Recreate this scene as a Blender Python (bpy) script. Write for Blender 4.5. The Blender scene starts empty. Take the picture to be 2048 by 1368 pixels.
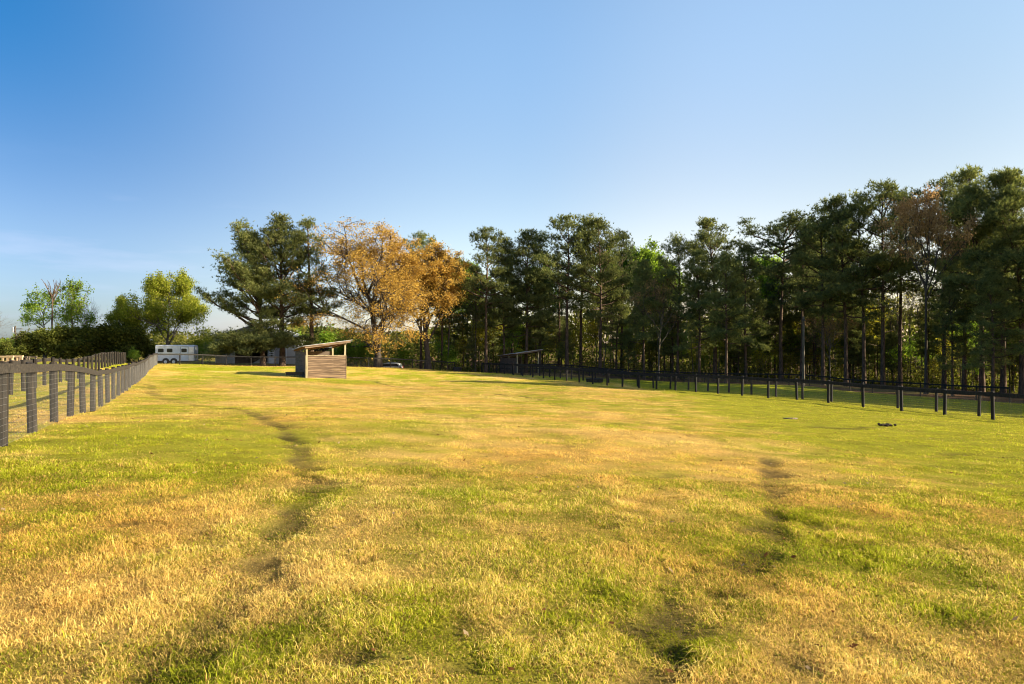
import bpy, math, random
import numpy as np
from mathutils import Vector, Matrix

# ------------------------------------------------------------------ camera, sky, sun, exposure
S = bpy.context.scene
EYE = 1.70
SUN_EL = math.radians(21.0)
SUN_AZ = math.radians(98.0)          # clockwise from +Y (the view direction): straight from the right
cam_d = bpy.data.cameras.new('camera')
cam = bpy.data.objects.new('camera', cam_d)
S.collection.objects.link(cam)
cam.location = (0, 0, EYE)
cam.rotation_euler = (math.radians(90), 0, 0)
cam_d.lens = 24; cam_d.sensor_width = 36
cam_d.clip_start = 0.05; cam_d.clip_end = 6000
S.camera = cam

W = bpy.data.worlds.new('World'); S.world = W; W.use_nodes = True
nt = W.node_tree; nt.nodes.clear()
sky = nt.nodes.new('ShaderNodeTexSky'); sky.sky_type = 'NISHITA'; sky.sun_disc = False
sky.sun_elevation = SUN_EL; sky.sun_rotation = SUN_AZ
sky.air_density = 1.0; sky.dust_density = 0.8; sky.ozone_density = 2.5; sky.altitude = 50
hs = nt.nodes.new('ShaderNodeHueSaturation'); hs.inputs['Saturation'].default_value = 1.15
bg = nt.nodes.new('ShaderNodeBackground'); bg.inputs['Strength'].default_value = 0.073
wo = nt.nodes.new('ShaderNodeOutputWorld')
# thin cirrus streaks low in the left of the sky
tc = nt.nodes.new('ShaderNodeTexCoord')
mp = nt.nodes.new('ShaderNodeMapping'); mp.inputs['Scale'].default_value = (2.2, 2.2, 16.0)
nz = nt.nodes.new('ShaderNodeTexNoise'); nz.inputs['Scale'].default_value = 1.3; nz.inputs['Detail'].default_value = 6; nz.inputs['Roughness'].default_value = .55
cr = nt.nodes.new('ShaderNodeMapRange'); cr.inputs[1].default_value = .52; cr.inputs[2].default_value = .78; cr.inputs[4].default_value = .35
sx = nt.nodes.new('ShaderNodeSeparateXYZ')
mx_ = nt.nodes.new('ShaderNodeMapRange'); mx_.inputs[1].default_value = -.28; mx_.inputs[2].default_value = -.5
mz_ = nt.nodes.new('ShaderNodeMapRange'); mz_.inputs[1].default_value = .24; mz_.inputs[2].default_value = .10
mm = nt.nodes.new('ShaderNodeMath'); mm.operation = 'MULTIPLY'
mm2 = nt.nodes.new('ShaderNodeMath'); mm2.operation = 'MULTIPLY'
cm = nt.nodes.new('ShaderNodeMix'); cm.data_type = 'RGBA'
cm.inputs['B'].default_value = (7.5, 7.6, 8.2, 1)
L_ = nt.links.new
L_(tc.outputs['Generated'], mp.inputs['Vector']); L_(mp.outputs[0], nz.inputs['Vector'])
L_(nz.outputs['Fac'], cr.inputs[0]); L_(tc.outputs['Generated'], sx.inputs[0])
L_(sx.outputs['X'], mx_.inputs[0]); L_(sx.outputs['Z'], mz_.inputs[0])
L_(mx_.outputs[0], mm.inputs[0]); L_(mz_.outputs[0], mm.inputs[1])
L_(mm.outputs[0], mm2.inputs[0]); L_(cr.outputs[0], mm2.inputs[1])
L_(sky.outputs[0], hs.inputs['Color']); L_(hs.outputs[0], cm.inputs['A']); L_(mm2.outputs[0], cm.inputs['Factor'])
# the sky deepens from the sunward side to the far upper left
rx = nt.nodes.new('ShaderNodeValToRGB'); rx.color_ramp.interpolation = 'EASE'
mr = nt.nodes.new('ShaderNodeMapRange'); mr.inputs[1].default_value = -.75; mr.inputs[2].default_value = .75
els = rx.color_ramp.elements
for p_, c_ in ((0.11, (.40, .43, .51)), (.5, (1.12, .92, .79)), (.66, (1.36, .99, .78)), (.88, (1.10, .83, .63))):
    e_ = els.new(p_); e_.color = (*c_, 1)
els.remove(els[0]); els.remove(els[-1])
ml = nt.nodes.new('ShaderNodeMix'); ml.data_type = 'RGBA'; ml.blend_type = 'MULTIPLY'; ml.inputs['Factor'].default_value = 1
sc_ = nt.nodes.new('ShaderNodeVectorMath'); sc_.operation = 'SCALE'; sc_.inputs['Scale'].default_value = 1.62
# upper left corner
a1 = nt.nodes.new('ShaderNodeMapRange'); a1.interpolation_type = 'SMOOTHSTEP'; a1.inputs[1].default_value = -.28; a1.inputs[2].default_value = -.62
a2 = nt.nodes.new('ShaderNodeMapRange'); a2.interpolation_type = 'SMOOTHSTEP'; a2.inputs[1].default_value = .12; a2.inputs[2].default_value = .42
am = nt.nodes.new('ShaderNodeMath'); am.operation = 'MULTIPLY'
ml2 = nt.nodes.new('ShaderNodeMix'); ml2.data_type = 'RGBA'; ml2.blend_type = 'MULTIPLY'; ml2.inputs['B'].default_value = (.19, .76, .88, 1)
L_(sx.outputs['X'], mr.inputs[0]); L_(mr.outputs[0], rx.inputs[0])
L_(cm.outputs['Result'], ml.inputs['A']); L_(rx.outputs[0], ml.inputs['B']); L_(ml.outputs['Result'], sc_.inputs[0])
L_(sx.outputs['X'], a1.inputs[0]); L_(sx.outputs['Z'], a2.inputs[0]); L_(a1.outputs[0], am.inputs[0]); L_(a2.outputs[0], am.inputs[1])
L_(am.outputs[0], ml2.inputs['Factor']); L_(sc_.outputs[0], ml2.inputs['A'])
lz = nt.nodes.new('ShaderNodeMapRange'); lz.interpolation_type = 'SMOOTHSTEP'; lz.inputs[1].default_value = .46; lz.inputs[2].default_value = .18
ml3 = nt.nodes.new('ShaderNodeMix'); ml3.data_type = 'RGBA'; ml3.blend_type = 'MULTIPLY'; ml3.inputs['B'].default_value = (.86, .785, .775, 1)
L_(sx.outputs['Z'], lz.inputs[0]); L_(lz.outputs[0], ml3.inputs['Factor']); L_(ml2.outputs['Result'], ml3.inputs['A'])
hz_ = nt.nodes.new('ShaderNodeMapRange'); hz_.interpolation_type = 'SMOOTHSTEP'; hz_.inputs[1].default_value = .15; hz_.inputs[2].default_value = .0
ml4 = nt.nodes.new('ShaderNodeMix'); ml4.data_type = 'RGBA'; ml4.blend_type = 'MULTIPLY'; ml4.inputs['B'].default_value = (.80, .92, 1.10, 1)
L_(sx.outputs['Z'], hz_.inputs[0]); L_(hz_.outputs[0], ml4.inputs['Factor']); L_(ml3.outputs['Result'], ml4.inputs['A'])
L_(ml4.outputs['Result'], bg.inputs['Color']); L_(bg.outputs[0], wo.inputs[0])

sd = bpy.data.lights.new('sun', 'SUN'); sd.energy = 4.6; sd.angle = math.radians(.6); sd.color = (1.0, .85, .62)
so = bpy.data.objects.new('sun', sd); S.collection.objects.link(so)
SUN = Vector((math.sin(SUN_AZ) * math.cos(SUN_EL), math.cos(SUN_AZ) * math.cos(SUN_EL), math.sin(SUN_EL)))
so.rotation_euler = SUN.to_track_quat('Z', 'Y').to_euler()
S.view_settings.view_transform = 'Standard'; S.view_settings.look = 'None'
S.view_settings.exposure = 1.70; S.view_settings.gamma = 1
S.cycles.filter_width = 1.05; S.cycles.max_bounces = 6; S.cycles.transparent_max_bounces = 4

# ------------------------------------------------------------------ helpers
R = math.radians
COL = S.collection
def tag(o, label=None, cat=None, group=None, kind=None):
    if label: o['label'] = label
    if cat: o['category'] = cat
    if group: o['group'] = group
    if kind: o['kind'] = kind
    return o
def link(name, me, mats=(), parent=None, loc=None, rz=0, scale=None):
    o = bpy.data.objects.new(name, me); COL.objects.link(o)
    if me is not None and mats:
        if not isinstance(mats, (list, tuple)): mats = [mats]
        if len(me.materials) == 0:
            for m in mats: me.materials.append(m)
    if parent is not None: o.parent = parent
    if loc is not None: o.location = loc
    if rz: o.rotation_euler = (0, 0, rz)
    if scale is not None: o.scale = scale
    return o
def empty(name, loc=(0, 0, 0), rz=0):
    o = bpy.data.objects.new(name, None); COL.objects.link(o)
    o.location = loc; o.rotation_euler = (0, 0, rz); o.empty_display_size = .3
    return o
def copy_tree(o, parent=None):
    c = o.copy(); COL.objects.link(c); c.parent = parent
    for ch in [x for x in o.children]: copy_tree(ch, c)
    return c

def npmesh(name, V, quads=None, tris=None, smooth=False, attrs=None):
    me = bpy.data.meshes.new(name)
    V = np.asarray(V, np.float32)
    me.vertices.add(len(V)); me.vertices.foreach_set('co', V.ravel())
    q = np.zeros((0, 4), np.int32) if quads is None else np.asarray(quads, np.int32)
    t = np.zeros((0, 3), np.int32) if tris is None else np.asarray(tris, np.int32)
    loops = np.concatenate([q.ravel(), t.ravel()]).astype(np.int32)
    starts = np.concatenate([np.arange(len(q)) * 4, len(q) * 4 + np.arange(len(t)) * 3]).astype(np.int32)
    me.loops.add(len(loops)); me.loops.foreach_set('vertex_index', loops)
    me.polygons.add(len(q) + len(t)); me.polygons.foreach_set('loop_start', starts)
    if smooth: me.polygons.foreach_set('use_smooth', np.ones(len(q) + len(t), bool))
    if attrs:
        for k, a in attrs.items():
            a = np.asarray(a, np.float32)
            if a.ndim == 1:
                at = me.attributes.new(k, 'FLOAT', 'POINT'); at.data.foreach_set('value', a)
            else:
                at = me.attributes.new(k, 'FLOAT_COLOR', 'POINT')
                at.data.foreach_set('color', np.concatenate([a, np.ones((len(a), 1), np.float32)], 1).ravel())
    me.update(calc_edges=True)
    return me

class MB:
    """collects boxes and prisms, gives one mesh"""
    def __init__(s): s.v = []; s.f = []
    def add(s, vs, fs):
        n = len(s.v); s.v += [tuple(v) for v in vs]; s.f += [tuple(i + n for i in f) for f in fs]; return s
    def box(s, x0, x1, y0, y1, z0, z1, M=None):
        vs = [Vector(p) for p in ((x0,y0,z0),(x1,y0,z0),(x1,y1,z0),(x0,y1,z0),(x0,y0,z1),(x1,y0,z1),(x1,y1,z1),(x0,y1,z1))]
        if M is not None: vs = [M @ v for v in vs]
        return s.add(vs, [(0,3,2,1),(4,5,6,7),(0,1,5,4),(1,2,6,5),(2,3,7,6),(3,0,4,7)])
    def prism(s, pts, y0, y1, M=None):        # polygon in the x-z plane (counter-clockwise seen from -y) pushed along y
        n = len(pts)
        vs = [Vector((p[0], y0, p[1])) for p in pts] + [Vector((p[0], y1, p[1])) for p in pts]
        if M is not None: vs = [M @ v for v in vs]
        fs = [tuple(range(n)), tuple(range(2 * n - 1, n - 1, -1))]
        for i in range(n):
            j = (i + 1) % n; fs.append((j, i, n + i, n + j))
        return s.add(vs, fs)
    def beam(s, a, b, w, h):                 # box from a to b, w wide and h tall
        a = Vector(a); b = Vector(b); d = b - a; L = d.length; d.normalize()
        up = Vector((0, 0, 1)) if abs(d.z) < .95 else Vector((1, 0, 0))
        x = d.cross(up).normalized(); z = x.cross(d)
        M = Matrix((x, d, z)).transposed().to_4x4(); M.translation = a
        return s.box(-w/2, w/2, 0, L, -h/2, h/2, M)
    def cyl(s, a, b, r0, r1=None, n=12):
        r1 = r0 if r1 is None else r1
        a = Vector(a); b = Vector(b); d = (b - a).normalized()
        up = Vector((0, 0, 1)) if abs(d.z) < .95 else Vector((1, 0, 0))
        x = d.cross(up).normalized(); y = d.cross(x)
        ring = lambda c, r: [c + (x * math.cos(t) + y * math.sin(t)) * r for t in [2*math.pi*i/n for i in range(n)]]
        vs = ring(a, r0) + ring(b, r1)
        fs = [tuple(range(n)), tuple(range(2*n - 1, n - 1, -1))] + [((i+1) % n, i, n+i, n+(i+1) % n) for i in range(n)]
        return s.add(vs, fs)
    def mesh(s, name, bevel=0.0):
        me = bpy.data.meshes.new(name); me.from_pydata(s.v, [], s.f); me.update()
        if bevel:
            import bmesh
            bm = bmesh.new(); bm.from_mesh(me)
            bmesh.ops.recalc_face_normals(bm, faces=bm.faces)
            bmesh.ops.bevel(bm, geom=list(bm.edges), offset=bevel, segments=2, affect='EDGES', clamp_overlap=True)
            bm.to_mesh(me); bm.free()
        else:
            import bmesh
            bm = bmesh.new(); bm.from_mesh(me); bmesh.ops.recalc_face_normals(bm, faces=bm.faces); bm.to_mesh(me); bm.free()
        return me
    def build(s, name, mat, parent=None, bevel=0.0): return link(name, s.mesh(name, bevel), mat, parent)

# numpy value noise
def _h(i, j, seed):
    n = (i.astype(np.int64) * 374761393 + j.astype(np.int64) * 668265263 + seed * 974711) & 0x7fffffff
    n = ((n ^ (n >> 13)) * 1274126177) & 0x7fffffff
    return ((n ^ (n >> 16)) & 0xffff) / 65535.0
def vnoise(x, y, seed=0):
    i = np.floor(x); j = np.floor(y); fx = x - i; fy = y - j
    fx = fx * fx * (3 - 2 * fx); fy = fy * fy * (3 - 2 * fy)
    a = _h(i, j, seed); b = _h(i + 1, j, seed); c = _h(i, j + 1, seed); d = _h(i + 1, j + 1, seed)
    return (a * (1 - fx) + b * fx) * (1 - fy) + (c * (1 - fx) + d * fx) * fy
def fbm(x, y, seed=0, oct=4):
    s = 0; a = .5; t = 0
    for k in range(oct):
        s = s + a * vnoise(x * 2**k + 17.3 * k, y * 2**k - 9.1 * k, seed + k); t += a; a *= .55
    return s / t
def sstep(a, b, x):
    t = np.clip((x - a) / (b - a), 0, 1); return t * t * (3 - 2 * t)

# ------------------------------------------------------------------ terrain (heights measured against eye level)
F = 1365.0
FL1 = lambda y: -2.787 - .485 * y      # near left fence line
FL2 = lambda y: -6.59 - .485 * y       # fence across the left lane
FR1 = lambda y: 40.3 - .519 * y        # near right fence line
FR2 = lambda y: 44.4 - .519 * y        # fence across the right lane
cp = []
for y, z in ((-4,-1.5),(4,-1.55),(10.6,-1.63),(13.9,-1.74),(15.9,-1.84),(17.6,-1.93),(20.3,-2.09),(24.2,-2.28),(28.4,-2.40),(35.2,-2.51),(43.7,-2.61),(54.3,-2.57),(65,-2.5),(76,-2.55)):
    cp.append((FL1(y), y, z))
for y, z in ((26.4,-2.06),(33,-2.11),(37.4,-2.2),(41.6,-2.35),(45.9,-2.34),(52.8,-2.28),(57.3,-2.2),(65,-2.25),(80.3,-2.53)):
    cp.append((FL2(y), y, z))
for y, z in ((20,-3.3),(32.9,-3.76),(37,-3.77),(41,-3.68),(44.9,-3.68),(49,-3.72),(53,-3.82),(59,-3.9),(65.1,-3.86),(71.1,-3.86),(77.2,-3.75)):
    cp.append((FR1(y), y, z))
for y, z in ((25,-3.9),(36.9,-4.05),(45,-3.92),(55.1,-4.0),(61.2,-4.12),(71.4,-4.03),(77.5,-4.03),(88,-4.12)):
    cp.append((FR2(y), y, z))
BACK = [(313,78,-2.6),(386,82,-2.70),(451,85,-2.93),(560,87,-3.08),(719,89,-3.26),(837,91.5,-3.6),(900,93,-3.95),(950,94,-4.2),(1000,95.5,-4.3)]
FARF = [(1000,97,-4.32),(1097,96,-4.35),(1187,93,-4.7),(1277,90,-5.0),(1367,87,-5.1),(1430,85,-5.1),(1556,80,-5.0),(1633,76,-5.0),(1700,72,-5.2),(1800,67,-5.2),(1900,62,-5.15),(2050,57,-5.1)]
px = lambda u, y: ((u - 1024) / F * y, y)
for u, y, z in BACK + FARF: cp.append((*px(u, y), z))
cp += [(0,0,-1.7),(5,0,-1.85),(0,5,-1.74),(5,8,-2.0),(0,11,-1.88),(10,14,-2.4),(0,20,-2.3),(12,30,-3.2),(0,32,-2.85),(0,46,-3.3),(-10,40,-2.95),(-8,20,-2.05),(-15,45,-2.85),
       (-18.1,60,-3.165),(-15,61.6,-3.28),(-25.5,61,-2.80),(-12,75,-3.3),(-30,75,-2.72),(0,62,-3.62),(1,97,-4.45),
       (-50,93,-3.0),(-45,93,-3.02),(-40,105,-3.3),(-35,105,-3.35),(-26,96,-3.4),(-18,96,-3.7),(-20,113,-5.25),(-12,113,-5.3),(0,115,-4.9),(20,105,-5.2),(45,90,-5.3),(60,70,-5.4),(80,60,-5.6),(90,100,-6),(30,140,-5.8),(0,150,-5.5),(-40,140,-4.4),
       (-60,95,-2.7),(-75,95,-2.4),(-60,60,-1.9),(-90,60,-1.6),(-110,120,-2.2),(-50,30,-1.7),(-40,0,-1.2),(-15,-15,-1.3),(10,-20,-1.6),(60,10,-4.2),(100,20,-4.8),(60,-20,-3.2)]
cp = np.array(cp, float)
SC = 40.0
def _tps(r2): return np.where(r2 > 1e-12, .5 * r2 * np.log(np.maximum(r2, 1e-12)), 0)
_P = cp[:, :2] / SC
_A = _tps(((_P[:, None] - _P[None]) ** 2).sum(-1)) + np.eye(len(cp)) * 2e-4
_Q = np.concatenate([np.ones((len(cp), 1)), _P], 1)
_M = np.block([[_A, _Q], [_Q.T, np.zeros((3, 3))]])
_w = np.linalg.solve(_M, np.concatenate([cp[:, 2], np.zeros(3)]))
def ground0(x, y):
    x = np.asarray(x, float); y = np.asarray(y, float); sh = x.shape
    xf = x.ravel(); yf = y.ravel(); out = np.empty(len(xf))
    for k in range(0, len(xf), 40000):
        p = np.stack([xf[k:k+40000], yf[k:k+40000]], 1)
        c = np.clip(p, (-130, -50), (130, 190)) / SC
        d = _tps(((c[:, None] - _P[None]) ** 2).sum(-1))
        z = d @ _w[:-3] + _w[-3] + c @ _w[-2:]
        far = np.maximum(sstep(80, 130, np.abs(p[:, 0])), np.maximum(sstep(140, 190, p[:, 1]), sstep(20, 50, -p[:, 1])))
        out[k:k+40000] = np.clip(z, -7, 0) * (1 - far) + -4.2 * far
    return out.reshape(sh) + EYE
def ground_np(x, y):
    z = ground0(x, y)
    a = sstep(2, 14, np.hypot(x, y))
    z = z + (fbm(x / 4.2, y / 4.2, 5, 3) - .5) * (.06 + .12 * a) + (fbm(x / 1.1, y / 1.1, 9, 3) - .5) * .065
    return z
def gz(x, y): return float(ground_np(np.array([x]), np.array([y]))[0])
def at(u, v):
    """world point of the ground seen at photo pixel u, v"""
    Y = np.concatenate([np.arange(2, 40, .05), np.arange(40, 130, .1)])
    X = (u - 1024) / F * Y; Z = EYE - (v - 684) / F * Y
    g = ground0(X, Y); i = np.argmax(Z <= g)
    return float(X[i]), float(Y[i])
def top_h(u, v, y, g): return EYE - (v - 684) / F * y - g      # height over ground g of pixel row v at distance y

# trodden paths and bare spots, traced once and kept as ground positions
PATHS = [([(300,768),(303,790),(345,804),(395,812),(470,820),(520,835),(560,852),(590,892),(612,930)], .14, .8),
         ([(612,930),(630,970),(612,1012),(565,1062),(505,1112),(465,1172),(430,1235),(380,1300),(290,1368)], .19, .45),
         ([(1530,912),(1550,960),(1560,1010),(1525,1060),(1482,1110),(1430,1170),(1370,1230),(1330,1290),(1310,1368)], .18, .35),
         ([(696,757),(722,757),(745,762),(790,773),(850,780),(900,782)], .16, .7), ([(990,788),(1040,792),(1085,799)], .13, .6)]
PW = [(np.array([at(*p) for p in pts]), w, c) for pts, w, c in PATHS]
SPOTS = [(*at(u, v), r) for u, v, r in ((705, 1325, .22), (1190, 1195, .16), (1210, 1060, .18), (130, 905, .3), (1000, 985, .2), (300, 815, .6), (1690, 856, .9), (1640, 852, .6), (1735, 855, .5), (905, 1336, .14), (640, 862, .25), (255, 1050, .15), (1440, 1195, .16), (1600, 1330, .18), (1905, 905, .4))]
TUSS = [(*at(u, v), r) for u, v, r in ((830, 940, .42), (405, 1352, .2), (1215, 1205, .18), (1390, 1300, .25), (60, 955, .7), (1590, 1035, .35), (240, 880, .8), (1010, 1040, .2), (1700, 1110, .4), (330, 1120, .3), (1120, 1240, .16), (850, 1290, .16), (20, 1330, .2), (1900, 1240, .3), (560, 1290, .2))]
def tuss(x, y):
    m = np.zeros_like(x)
    for a, b, r in TUSS: m = np.maximum(m, np.exp(-((x - a) ** 2 + (y - b) ** 2) / (r * r)))
    return m * (.4 + .9 * fbm(x * 5, y * 5, 83, 2))
def pathmask(x, y):
    m = np.zeros_like(x); br = sstep(.38, .62, fbm(x * 3.1, y * 3.1, 33, 4))
    xw = x + (fbm(x * 1.6, y * 1.6, 71, 3) - .5) * .5; yw = y + (fbm(x * 1.6, y * 1.6, 77, 3) - .5) * .5
    for P, w, c in PW:
        d2 = np.full(x.shape, 1e9)
        for a, b in zip(P[:-1], P[1:]):
            ab = b - a; t = np.clip(((xw - a[0]) * ab[0] + (yw - a[1]) * ab[1]) / (ab @ ab), 0, 1)
            d2 = np.minimum(d2, (xw - a[0] - t * ab[0]) ** 2 + (yw - a[1] - t * ab[1]) ** 2)
        m = np.maximum(m, (1 - sstep(w * .5, w * 1.55, np.sqrt(d2) + (fbm(x * 5.5, y * 5.5, 35, 3) - .5) * w * 1.6)) * (c + (1 - c) * br))
    for a, b, r in SPOTS:
        r = r * .75
        d2 = ((x - a) / (1.5 if r > .3 else 1.15)) ** 2 + (y - b) ** 2
        m = np.maximum(m, .9 * (1 - sstep(r * .3, r * 1.2, np.sqrt(d2) + (fbm(x * 6, y * 6, 85, 2) - .5) * r)))
    pock = sstep(.70, .80, fbm(x * 1.9, y * 1.9, 87, 3)) * .5
    m = np.maximum(m, pock)
    return m * (.25 + .75 * sstep(.30, .55, m * .55 + fbm(x * 7, y * 7, 89, 3) * .62))
_bx = np.array([px(u, y)[0] for u, y, z in BACK[1:] + FARF[1:]] + [90.]); _by = np.array([y for u, y, z in BACK[1:] + FARF[1:]] + [50.])
def beyond(x, y): return y - np.interp(x, _bx, _by) + (x < -38) * 0
def litter(x, y):
    n = (fbm(x / 5, y / 5, 41, 3) - .5) * 6
    l = sstep(-2.5, 1.0, beyond(x, y) + n * .35)
    l = np.where(x < -36, sstep(4, 10, beyond(x, y) + n) * .8, l)
    dirt = sstep(9, 3, np.hypot((x - 6) / 1.6, y - 91)) * (x > -8)          # worn dirt round the far shed
    return np.maximum(l, .85 * dirt)
def dryness_shade(x, y):
    side2 = .35 * sstep(1.0, 3.0, FL1(y) - x)
    n = fbm(x / 2.6 + 3, y / 4.0, 21, 4); n2 = fbm(x / 9, y / 14, 27, 3); n3 = fbm(x / .7, y / .7, 29, 3)
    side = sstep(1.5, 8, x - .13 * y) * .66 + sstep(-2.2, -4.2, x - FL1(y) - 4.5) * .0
    d = .60 + (n - .5) * 1.1 + (n2 - .5) * .6 + (n3 - .5) * 1.0 - side - side2 - .35 * sstep(-4, 3, x - FR1(y)) * sstep(30, 40, y)  # last term puts tree shade into the turf as greener colour past the right fence
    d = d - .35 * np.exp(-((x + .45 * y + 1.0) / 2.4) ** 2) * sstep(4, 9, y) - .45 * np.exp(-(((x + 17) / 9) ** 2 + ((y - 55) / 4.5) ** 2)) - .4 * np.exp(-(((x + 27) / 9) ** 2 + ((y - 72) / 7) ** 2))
    d = d + .16 * np.exp(-((x + 1.5) / 2.6) ** 2 - ((y - 5) / 3.5) ** 2)
    return np.clip(d - .6 * tuss(x, y), 0, 1)
def grasscol(x, y, dry):
    """colour of turf at a place, linear"""
    g1 = np.array([.345, .350, .020]); g2 = np.array([.225, .260, .020]); s1 = np.array([.68, .475, .15]); s2 = np.array([.59, .365, .09])
    k = fbm(x * 1.7, y * 1.7, 51, 2)[:, None]
    g = g1 * k + g2 * (1 - k); k2 = vnoise(x / 1.9, y / 1.9, 57)[:, None]
    s = s1 * k2 + s2 * (1 - k2)
    d = sstep(.12, .95, dry)[:, None]
    return g * (1 - d) + s * d

# ------------------------------------------------------------------ materials
def newmat(name):
    m = bpy.data.materials.new(name); m.use_nodes = True
    n = m.node_tree.nodes; n.clear()
    return m, n, m.node_tree.links.new
def noise_mat(name, c1, c2, scale=(4, 4, 4), rough=.8, bump=.2, detail=6, metal=0, c3=None, dist=.02, coat=0, contrast=(.3, .7)):
    m, n, l = newmat(name)
    out = n.new('ShaderNodeOutputMaterial'); b = n.new('ShaderNodeBsdfPrincipled')
    t = n.new('ShaderNodeTexCoord'); mp = n.new('ShaderNodeMapping'); mp.inputs['Scale'].default_value = scale
    z = n.new('ShaderNodeTexNoise'); z.inputs['Scale'].default_value = 1; z.inputs['Detail'].default_value = detail
    r = n.new('ShaderNodeValToRGB'); e = r.color_ramp.elements
    e[0].position = contrast[0]; e[1].position = contrast[1]; e[0].color = (*c1, 1); e[1].color = (*c2, 1)
    if c3: q = e.new((contrast[0] + contrast[1]) / 2); q.color = (*c3, 1)
    oi = n.new('ShaderNodeObjectInfo'); ad = n.new('ShaderNodeVectorMath'); ad.operation = 'ADD'
    l(t.outputs['Object'], ad.inputs[0]); l(oi.outputs['Random'], ad.inputs[1])
    l(ad.outputs[0], mp.inputs['Vector']); l(mp.outputs[0], z.inputs['Vector']); l(z.outputs['Fac'], r.inputs[0])
    l(r.outputs[0], b.inputs['Base Color'])
    b.inputs['Roughness'].default_value = rough; b.inputs['Metallic'].default_value = metal
    b.inputs['Specular IOR Level'].default_value = .3
    if coat: b.inputs['Coat Weight'].default_value = coat
    if bump:
        bp = n.new('ShaderNodeBump'); bp.inputs['Strength'].default_value = bump; bp.inputs['Distance'].default_value = dist
        l(z.outputs['Fac'], bp.inputs['Height']); l(bp.outputs[0], b.inputs['Normal'])
    l(b.outputs[0], out.inputs[0])
    return m
def leaf_mat(name, dark, light, trans=.4, vary=.35, tcol=None):
    m, n, l = newmat(name)
    out = n.new('ShaderNodeOutputMaterial')
    a = n.new('ShaderNodeAttribute'); a.attribute_name = 'tone'
    mx = n.new('ShaderNodeMix'); mx.data_type = 'RGBA'
    mx.inputs['A'].default_value = (*dark, 1); mx.inputs['B'].default_value = (*light, 1)
    l(a.outputs['Fac'], mx.inputs['Factor'])
    oi = n.new('ShaderNodeObjectInfo'); mr = n.new('ShaderNodeMapRange')
    mr.inputs[3].default_value = 1 - vary; mr.inputs[4].default_value = 1 + vary
    l(oi.outputs['Random'], mr.inputs[0])
    h = n.new('ShaderNodeHueSaturation'); l(mx.outputs['Result'], h.inputs['Color']); l(mr.outputs[0], h.inputs['Value'])
    d = n.new('ShaderNodeBsdfDiffuse'); t = n.new('ShaderNodeBsdfTranslucent'); ms = n.new('ShaderNodeMixShader')
    l(h.outputs[0], d.inputs[0])
    h2 = n.new('ShaderNodeMix'); h2.data_type = 'RGBA'; h2.blend_type = 'MULTIPLY'; h2.inputs['Factor'].default_value = 1
    h2.inputs['B'].default_value = (*(tcol or (1.5, 1.6, .8)), 1)
    l(h.outputs[0], h2.inputs['A']); l(h2.outputs['Result'], t.inputs[0])
    ms.inputs[0].default_value = trans; l(d.outputs[0], ms.inputs[1]); l(t.outputs[0], ms.inputs[2])
    l(ms.outputs[0], out.inputs[0])
    return m
def col_mat(name, trans=.3, bump=0):
    """takes the colour stored on the mesh (per blade, per patch of ground)"""
    m, n, l = newmat(name)
    out = n.new('ShaderNodeOutputMaterial'); a = n.new('ShaderNodeAttribute'); a.attribute_name = 'Col'
    d = n.new('ShaderNodeBsdfDiffuse')
    if trans:
        t = n.new('ShaderNodeBsdfTranslucent'); ms = n.new('ShaderNodeMixShader'); ms.inputs[0].default_value = trans
        l(a.outputs['Color'], d.inputs[0]); l(a.outputs['Color'], t.inputs[0]); l(d.outputs[0], ms.inputs[1]); l(t.outputs[0], ms.inputs[2]); l(ms.outputs[0], out.inputs[0])
    else:
        g = n.new('ShaderNodeNewGeometry')
        z = n.new('ShaderNodeTexNoise'); z.inputs['Scale'].default_value = 22; z.inputs['Detail'].default_value = 9; z.inputs['Roughness'].default_value = .8
        z2 = n.new('ShaderNodeTexNoise'); z2.inputs['Scale'].default_value = 1.1; z2.inputs['Detail'].default_value = 5
        l(g.outputs['Position'], z.inputs['Vector']); l(g.outputs['Position'], z2.inputs['Vector'])
        r = n.new('ShaderNodeMapRange'); r.inputs[1].default_value = .3; r.inputs[2].default_value = .7; r.inputs[3].default_value = .5; r.inputs[4].default_value = 1.4
        r2 = n.new('ShaderNodeMapRange'); r2.inputs[1].default_value = .3; r2.inputs[2].default_value = .7; r2.inputs[3].default_value = .8; r2.inputs[4].default_value = 1.2
        l(z.outputs['Fac'], r.inputs[0]); l(z2.outputs['Fac'], r2.inputs[0])
        mu = n.new('ShaderNodeMath'); mu.operation = 'MULTIPLY'; l(r.outputs[0], mu.inputs[0]); l(r2.outputs[0], mu.inputs[1])
        v = n.new('ShaderNodeVectorMath'); v.operation = 'SCALE'; l(a.outputs['Color'], v.inputs[0]); l(mu.outputs[0], v.inputs['Scale'])
        l(v.outputs[0], d.inputs[0])
        bp = n.new('ShaderNodeBump'); bp.inputs['Strength'].default_value = .9; bp.inputs['Distance'].default_value = .06
        l(z.outputs['Fac'], bp.inputs['Height']); l(bp.outputs[0], d.inputs['Normal'])
        l(d.outputs[0], out.inputs[0])
    return m
M = {}
M['turf'] = col_mat('turf', 0)
M['blade'] = col_mat('grass_blade', .48)
M['bark_pine'] = noise_mat('bark_pine', (.026, .018, .013), (.15, .098, .066), (9, 9, 2.5), .95, .6)
M['bark_grey'] = noise_mat('bark_grey', (.05, .042, .033), (.19, .155, .115), (8, 8, 2), .9, .4)
M['bark_dark'] = noise_mat('bark_dark', (.03, .026, .022), (.10, .08, .06), (8, 8, 2), .95, .5)
M['needle'] = leaf_mat('pine_needles', (.056, .082, .036), (.250, .260, .092), .42, .22, (1.25, 1.3, .85))
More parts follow.
